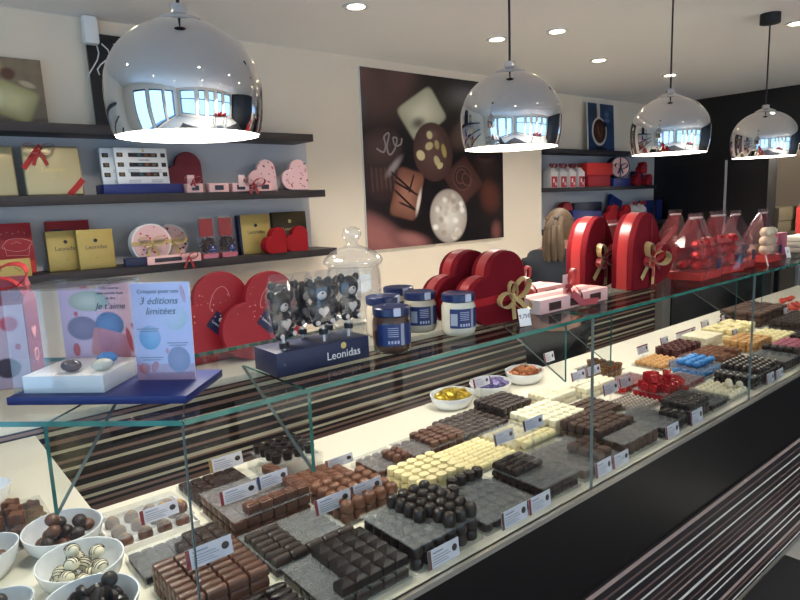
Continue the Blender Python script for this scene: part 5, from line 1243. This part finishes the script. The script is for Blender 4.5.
    S('brown slabs on edge at the front ledge', 'brown truffle slab standing on edge', 'truffle_slab', 1.535, 1.735, .885, .95, 'rough', M_brown, 6, 2, .044, 1, True, lambda i, j: False)
    S('brown cubes behind the tall truffles', 'low brown praline cube', 'low_brown_cube', 1.745, 1.905, 1.105, 1.235, 'rough', M_brown, 6, 4, .024, 1, False, None)
    S('dark slices on the grey sheet', 'shiny dark chocolate slice', 'dark_slice', 1.755, 1.905, .885, 1.045, 'bar', M_dark2, 3, 7, .016, 2, True, lambda i, j: i == 2 and j < 3)
    S('white bars piled before the copper wrappers', 'white chocolate bar', 'white_bar', 1.74, 1.90, 1.285, 1.39, 'bar', M_cream, 2, 5, .021, 2, False, None)
    S('long white bars at the middle', 'long white chocolate bar', 'long_white_bar', 1.92, 2.12, 1.26, 1.335, 'bar', M_cream, 2, 3, .021, 2, False, None)
    # eighth and on
    S('dark squares raised on a sheet by the ledge', 'dark ganache square', 'ganache_square', 1.925, 2.075, .885, .985, 'rough', M_dark, 6, 4, .020, 2, True, lambda i, j: True)
    S('silver speckled pralines', 'silver speckled praline', 'speckled_praline', 1.905, 2.05, 1.045, 1.17, 'spiked', M_silver, 8, 7, .017, 1, False, None, gap=.98)
    S('red foil sweets piled in a mound', 'red foil wrapped sweet', 'red_foil_sweet', 2.065, 2.255, 1.04, 1.16, 'foil', M_foil, 6, 4, .027, 1, True, lambda i, j: i in (1, 2, 3, 4) or j in (1, 2))
    for k, (x, y) in enumerate(((2.10, 1.10), (2.14, 1.12), (2.18, 1.09), (2.15, 1.075), (2.12, 1.13))): place('red_foil_sweet', 'red foil wrapped sweet lying on top of the mound', 'sweets on top of the red foil mound', 'foil', M_foil, (x, y, ZD + .0625), (.0298, .0282, .027), R.uniform(-.6, .6))
    S('red foil sweets under a hazy sheet', 'red foil wrapped sweet', 'red_foil_sweet', 2.065, 2.265, 1.19, 1.285, 'foil', M_foil, 6, 3, .026, 1, True, lambda i, j: False)
    S('gold foil cups at the back', 'gold foil praline cup', 'gold_cup', 2.16, 2.30, 1.33, 1.475, 'cup', M_gfoil, 4, 4, .024, 1, True, lambda i, j: j < 2 or i > 1, gap=.9)
    S('dark rows under a hazy front sheet', 'dark praline bead', 'dark_bead', 2.095, 2.225, .885, 1.02, 'round', M_dark, 6, 6, .020, 1, True, lambda i, j: False)
    S('ivory balls by the front ledge', 'ivory chocolate ball', 'ivory_ball', 2.25, 2.39, .885, 1.025, 'ball', M_cream, 5, 6, .024, 1, False, None)
    for k, (x, y) in enumerate(((2.335, .93), (2.36, .905), (2.365, .945))): place('ivory_ball', 'ivory chocolate ball lying on top of the others by the ledge', 'ivory balls on top', 'ball', M_cream, (x, y, ZD + .023), (.026, .025, .025))
    S('ruby blocks under a sheet', 'ruby pink chocolate block', 'ruby_block', 2.275, 2.42, 1.055, 1.165, 'rough', M_orchid, 4, 4, .022, 1, True, lambda i, j: False)
    S('caramel coloured balls', 'caramel coloured praline', 'caramel_ball', 2.455, 2.635, 1.245, 1.38, 'ball', M_tan, 6, 5, .024, 1, False, None)
    S('tall dark cubes by the far ledge', 'tall dark praline with a pale nib', 'tall_dark_praline', 2.435, 2.695, .885, 1.035, 'spiked', M_dark, 9, 6, .020, 2, True, lambda i, j: i > 1)
    S('bright blue balls', 'bright blue chocolate ball', 'blue_ball', 2.44, 2.635, 1.07, 1.205, 'ball', M_blue, 6, 4, .026, 1, True, lambda i, j: i > 0 and j > 0, top_h=.026)
    S('red bark pieces', 'dark red chocolate bark piece', 'red_bark', 2.655, 2.895, 1.28, 1.395, 'bark', mat('red_bark', '#4a1d1a', .5, var=.3), 5, 3, .02, 2, False, None)
    S('milk bars with pale tops', 'milk bar with a pale top', 'pale_top_bar', 2.70, 2.905, 1.11, 1.255, 'bar', M_milk2, 4, 6, .018, 2, False, lambda i, j: i != 2 or j > 1)
    S('fine white fingers', 'fine white chocolate finger', 'white_finger', 2.92, 3.09, 1.27, 1.395, 'bar', M_cream, 2, 10, .018, 3, False, None)
    S('dark pralines on the far grey sheet', 'dark domed praline', 'dark_dome', 2.75, 2.97, .885, 1.035, 'round', M_dark, 7, 5, .02, 2, True, lambda i, j: i > 4)
    S('caramel blocks piled high', 'caramel chocolate block', 'caramel_block', 2.97, 3.19, 1.085, 1.225, 'rough', M_tan, 5, 4, .024, 2, False, None)
    S('pink raspberry pralines', 'pink raspberry praline', 'raspberry_praline', 3.02, 3.22, .885, 1.045, 'rough', M_pinkp, 6, 5, .022, 2, False, None)
    S('pale yellow pralines at the back', 'pale yellow praline', 'yellow_praline', 3.13, 3.46, 1.26, 1.40, 'rough', M_ivory, 8, 4, .026, 2, False, lambda i, j: (i * 3 + j) % 5 != 0)
    S('yellow fudge bars', 'pale fudge bar', 'fudge_bar', 3.24, 3.48, 1.085, 1.23, 'bar', M_ivory, 5, 5, .024, 1, False, None)
    S('dark fans at the far end', 'dark chocolate fan', 'dark_fan', 3.27, 3.52, .885, 1.045, 'ridged', M_dark, 6, 5, .024, 2, False, None)
    S('brown brownie slabs stacked at the back', 'brown brownie slab', 'brownie_slab', 3.55, 3.95, 1.27, 1.49, 'rough', M_brown, 5, 3, .026, 3, False, None)
    tray_base('clear tray under the red jelly twists', 4.10, 4.40, 1.27, 1.45, ZD, wall=.03)
    for k in range(16): place('jelly_twist', 'coral red fruit jelly twist in the clear tray at the far end', 'coral jelly twists', 'jelly', mat('coral_jelly', '#c8402f', .3), (4.14 + .055 * (k % 5) + R.uniform(-.01, .01), 1.30 + .045 * (k // 5 % 3), ZD + .008 + .028 * (k // 12)), (.045, .045, .026), R.uniform(0, 6))
    S('dark squares at the far end', 'dark square by the jelly twists', 'far_dark_square', 3.57, 3.95, 1.08, 1.24, 'square', M_dark, 8, 5, .024, 2, False, None)
    S('far milk squares', 'milk square at the far ledge', 'far_milk_square', 3.57, 3.95, .885, 1.05, 'square', M_milk, 8, 5, .024, 2, False, None)
deck_goods()

# ------------------------------------------------------------------ bowls
def bowl(label, x, y, a, b, h, rz, tilt=0.0, m=None):
    t = thing('oval_bowl', label, 'bowl', (x, y, ZD + .0008), rz)
    prof = [(.0001, .002), (.62, .0), (.72, .03), (.90, .42), (.98, .82), (1, 1.0), (.965, 1.0), (.945, .82), (.86, .44), (.68, .10), (.0001, .07)]
    mb = MB(); mb.lathe([(r, z) for r, z in prof], seg=40, M=Matrix.Diagonal((a, b, h, 1)))
    mb.v = [(vx, vy, vz + tilt * (vy / b) * max(0, vz / h)) for vx, vy, vz in mb.v]
    obj('bowl_body', mb, m or M_whiteglaze, t, smooth=60)
    return t
def fill(where, noun, name, x, y, a, b, rz, kind, mats, size, n, z0, dz, flat=False):
    k = 0; L = 0
    while k < n and L < 4:
        f = (.58 + .10 * L if L < 2 else .5) * (1.10 if kind == 'wrapper' else 1)
        cnt = max(3, int(n * (.42, .36, .22, .1)[L]))
        for i in range(cnt):
            if k >= n: break
            q = math.sqrt((i + .5) / cnt) * f; an = i * 2.39996 + L
            u, v = a * q * cos(an), b * q * sin(an)
            place(name, '%s in the %s' % (noun, where), where, kind, mats[k % len(mats)], (x + u * cos(rz) - v * sin(rz), y + u * sin(rz) + v * cos(rz), z0 + L * dz), size, rot=(R.uniform(-.5, .5), R.uniform(-.5, .5), R.uniform(0, 6)) if not flat else (R.uniform(.7, 1.5), 0, R.uniform(0, 6)))
            k += 1
        L += 1
def bowls():
    B = [(.240, 1.497, 'white oval bowl of round milk chocolate truffles beside the glass fin'), (.236, 1.325, 'white oval bowl of striped white truffles between two other bowls'), (.216, 1.165, 'white oval bowl of dark chocolate discs at the front corner')]
    for x, y, lab in B: bowl(lab, x, y, .083, .066, .058, -.42, .010)
    fill('bowl by the glass fin', 'round milk chocolate truffle', 'milk_truffle', .240, 1.497, .083, .066, -.42, 'ball', [M_milk, M_dark], (.031, .031, .028), 17, ZD + .014, .017)
    fill('bowl between two others', 'white truffle with dark stripes', 'striped_truffle', .236, 1.325, .083, .066, -.42, 'striped', [M_cream], (.030, .030, .026), 14, ZD + .013, .017)
    fill('front corner bowl', 'dark chocolate disc', 'dark_disc', .216, 1.165, .083, .066, -.42, 'drum', [M_dark2], (.034, .034, .009), 40, ZD + .026, .014, True)
    place('dark_truffle', 'dark round truffle on top of the disc bowl', None, 'ball', M_dark2, (.255, 1.185, ZD + .056), (.03, .03, .03))
    bowl('white oval bowl cut by the frame edge, holding milk pralines', .075, 1.50, .085, .066, .062, .3); fill('bowl at the frame edge', 'milk praline', 'milk_praline', .075, 1.50, .085, .066, .3, 'ball', [M_milk], (.030, .030, .027), 12, ZD + .008, .019)
    bowl('white oval bowl at the bottom frame corner', .062, 1.262, .085, .062, .056, .3); fill('bowl at the bottom corner', 'dark praline', 'dark_praline', .062, 1.262, .085, .062, .3, 'ball', [M_dark], (.030, .030, .027), 10, ZD + .008, .018)
    bowl('white dish on the deck behind the flower chocolates', .125, 1.885, .075, .06, .05, .3)
    # flower shaped chocolates on the frame edge
    z = ZD; tray_base('clear tray under the flower-shaped milk chocolates', .02, .235, 1.575, 1.745, z); z += .003
    for L in range(2):
        for i in range(5):
            for j in range(4):
                if L == 0 and 0 < i < 4 and 0 < j < 3: continue
                place('flower_chocolate', 'flower-shaped milk chocolate in the lower layers of the edge tray', 'flower-shaped chocolates, lower layers', 'flower', M_milk, (.042 + .043 * i, 1.596 + .0425 * j, z + .0205 * L), (.041, .041, .02))
    o = thing('acrylic_sheet', 'clear sheet over the lower flower-shaped chocolates', 'sheet', (.1275, 1.66, z + .0415)); obj('sheet', MB().box((0, 0, .001), (.222, .176, .0016)), M_acr, o, smooth=0)
    for i in range(4):
        for j in range(3): place('flower_chocolate', 'flower-shaped milk chocolate on the clear sheet at the frame edge', 'flower-shaped chocolates on the sheet', 'flower', M_milk2, (.042 + .043 * i, 1.625 + .0425 * j, z + .0445), (.041, .041, .02), R.uniform(0, .5))
    for (x, y, noun, col, lab) in ((1.535, 1.565, 'yellow', '#b89a2c', 'white bowl of yellow foil sweets at the back edge'), (1.735, 1.56, 'violet', '#6f6490', 'white bowl of violet foil sweets at the back edge'), (1.955, 1.57, 'copper', '#a8683f', 'white bowl of copper foil sweets at the back edge')):
        bowl(lab, x, y, .088, .066, .05, -.15, .006)
        fill('bowl of %s sweets at the back edge' % noun, '%s foil wrapped sweet' % noun, noun + '_foil_sweet', x, y, .074, .055, -.15, 'wrapper', [mat(noun + '_foil', col, .3, metal=.45, bump=.4, scale=90)], (.044, .026, .018), 46, ZD + .024, .010)
bowls()

# ------------------------------------------------------------------ name cards
def cards():
    T = {'a':(0.379,1.400,0.897,0.089,0.032),'b':(0.367,1.090,0.933,0.094,0.037),'c':(0.624,1.590,0.880,0.100,0.036),'d1':(0.540,1.330,0.911,0.096,0.033),'d2':(0.636,1.330,0.917,0.086,0.032),'e':(0.877,1.400,0.868,0.095,0.027),
         'f1':(0.698,1.170,0.887,0.102,0.036),'f2':(0.800,1.170,0.889,0.096,0.034),'g':(0.777,0.868,0.846,0.090,0.040),'h1':(1.003,0.868,0.848,0.093,0.040),'h2':(1.100,0.868,0.847,0.085,0.039),'i1':(1.380,0.868,0.852,0.077,0.041),'i2':(1.462,0.868,0.854,0.082,0.036),
         'j':(1.756,0.868,0.857,0.082,0.040),'k':(1.917,0.868,0.866,0.083,0.046),'l1':(2.529,0.868,0.860,0.079,0.039),'l2':(2.618,0.868,0.864,0.083,0.035),'m':(1.249,1.110,0.913,0.086,0.033),'n':(1.339,1.080,0.938,0.092,0.031),'o1':(1.924,1.190,0.881,0.099,0.039),'o2':(2.030,1.190,0.885,0.084,0.036),
         'p1':(1.889,1.300,0.920,0.089,0.032),'p2':(1.985,1.300,0.919,0.094,0.032),'q':(2.154,1.620,0.882,0.071,0.041),'r':(1.581,1.500,0.922,0.086,0.034),'t':(2.568,1.420,0.870,0.097,0.039),'u':(2.776,1.420,0.877,0.077,0.036),'v':(2.932,1.420,0.875,0.205,0.037),'w1':(2.467,1.220,0.856,0.087,0.041),'w2':(2.563,1.220,0.857,0.109,0.046),
         'x1':(3.199,1.420,0.879,0.092,0.048),'x2':(3.509,1.450,0.860,0.089,0.047),'x3':(3.157,1.250,0.875,0.058,0.038),'x4':(3.855,1.260,0.875,0.073,0.044)}
    L = {'a':'before the nut-topped pralines under the lid','b':'above the ridged milk chocolate bars','c':'with gold band behind the flat dark squares','d1':'with red band over the tall milk squares','d2':'with navy band over the tall milk squares','e':'before the flat milk squares at the fin',
         'f1':'with red band below the round milk pralines','f2':'with brown band below the round milk pralines','g':'on the ledge before the double acrylic tower','h1':'on the ledge before the dark drums, first of two','h2':'on the ledge before the dark drums, second of two','i1':'on the ledge just past the pane joint, first of two','i2':'on the ledge just past the pane joint, second of two',
         'j':'on the ledge before the shiny dark slices','k':'on the ledge before the raised dark squares','l1':'on the ledge before the tall dark pralines, first','l2':'on the ledge before the tall dark pralines, second','m':'standing in the white chocolate rolls','n':'standing before the piled white squares','o1':'before the red foil sweets, beside the speckled pralines','o2':'directly before the red foil sweets',
         'p1':'between the white bar piles, first of two','p2':'between the white bar piles, second of two','q':'behind the bowl of copper foil sweets','r':'before the bowl of violet foil sweets','t':'with dark red top line behind the caramel balls','u':'behind the red bark pieces','v':'of double width behind the fine white fingers','w1':'before the caramel balls, first of two','w2':'before the caramel balls with dark red top line',
         'x1':'among the pale yellow pralines','x2':'before the brownie slabs at the back','x3':'before the caramel blocks','x4':'beside the brownie slabs at the far end'}
    bands = {'c': '#9c7a3c', 'd2': '#1f2a55', 'f2': '#5c3a30', 'e': '#8a5a48', 'g': '#5c3a30', 'h1': '#5c3a30', 'm': '#5c3a30', 'n': '#5c3a30'}
    redtop = ('t', 'v', 'w2')
    cf = mat('name_card', '#c9c8d2', .45); pr = {}
    for k, (x, y, z, w, h) in T.items():
        ledge = y < .9
        yy = .8735 if ledge else y
        zz = max(z, ZD + .0005) if not ledge else ZD + .001
        t = thing('name_card', 'white printed name card ' + L[k], 'name card', (x + w/2, yy, zz), 0, -.10 if ledge else -.22, group='name cards in the counter')
        obj('card', MB().box((0, 0, h/2), (w - .002, .0012, h)), cf, t, smooth=0)
        if k in redtop: obj('red_band', MB().box((0, -.0008, h - .003), (w - .002, .0006, .005)), mat('band_red', '#7a1f24', .5), t, smooth=0)
        else: obj('colour_band', MB().box((-w/2 + .005, -.0008, h/2), (.008, .0006, h)), mat('band_' + bands.get(k, '#7a1f24')[1:], bands.get(k, '#7a1f24'), .5), t, smooth=0)
        mb = MB()
        mb.box((-w * .18, -.0008, h * .78), (w * .32, .0005, h * .08))
        for q, f in ((.58, .5), (.44, .56), (.30, .44), (.18, .5)): mb.box((-w * .36 + w * f / 2, -.0008, h * q), (w * f, .0005, h * .045))
        obj('print_lines', mb, mat('card_print', '#8b8d9b', .6), t, smooth=0)
        obj('praline_picture', MB().sphere((w * .34, -.0008, h * .55), (w * .085, .0008, h * .2), u=10, v=6), M_dark, t)
        if not ledge and z > ZD + .012:
            obj('clear_stem', MB().box((0, .004, -(z - ZD - .002) * .5), (.012, .002, (z - ZD - .006))), M_acr, t, smooth=0, rot=(.22, 0, 0))
cards()
# ------------------------------------------------------------------ output look
SC.view_settings.view_transform = 'Standard'; SC.view_settings.look = 'None'
SC.view_settings.gamma = 1; SC.view_settings.use_curve_mapping = False
SC.view_settings.exposure = .86
SC.cycles.use_denoising = True
SC.cycles.max_bounces = 10; SC.cycles.transparent_max_bounces = 32; SC.cycles.glossy_bounces = 5; SC.cycles.diffuse_bounces = 4
SC.cycles.caustics_reflective = False; SC.cycles.caustics_refractive = False
SC.cycles.sample_clamp_indirect = 6
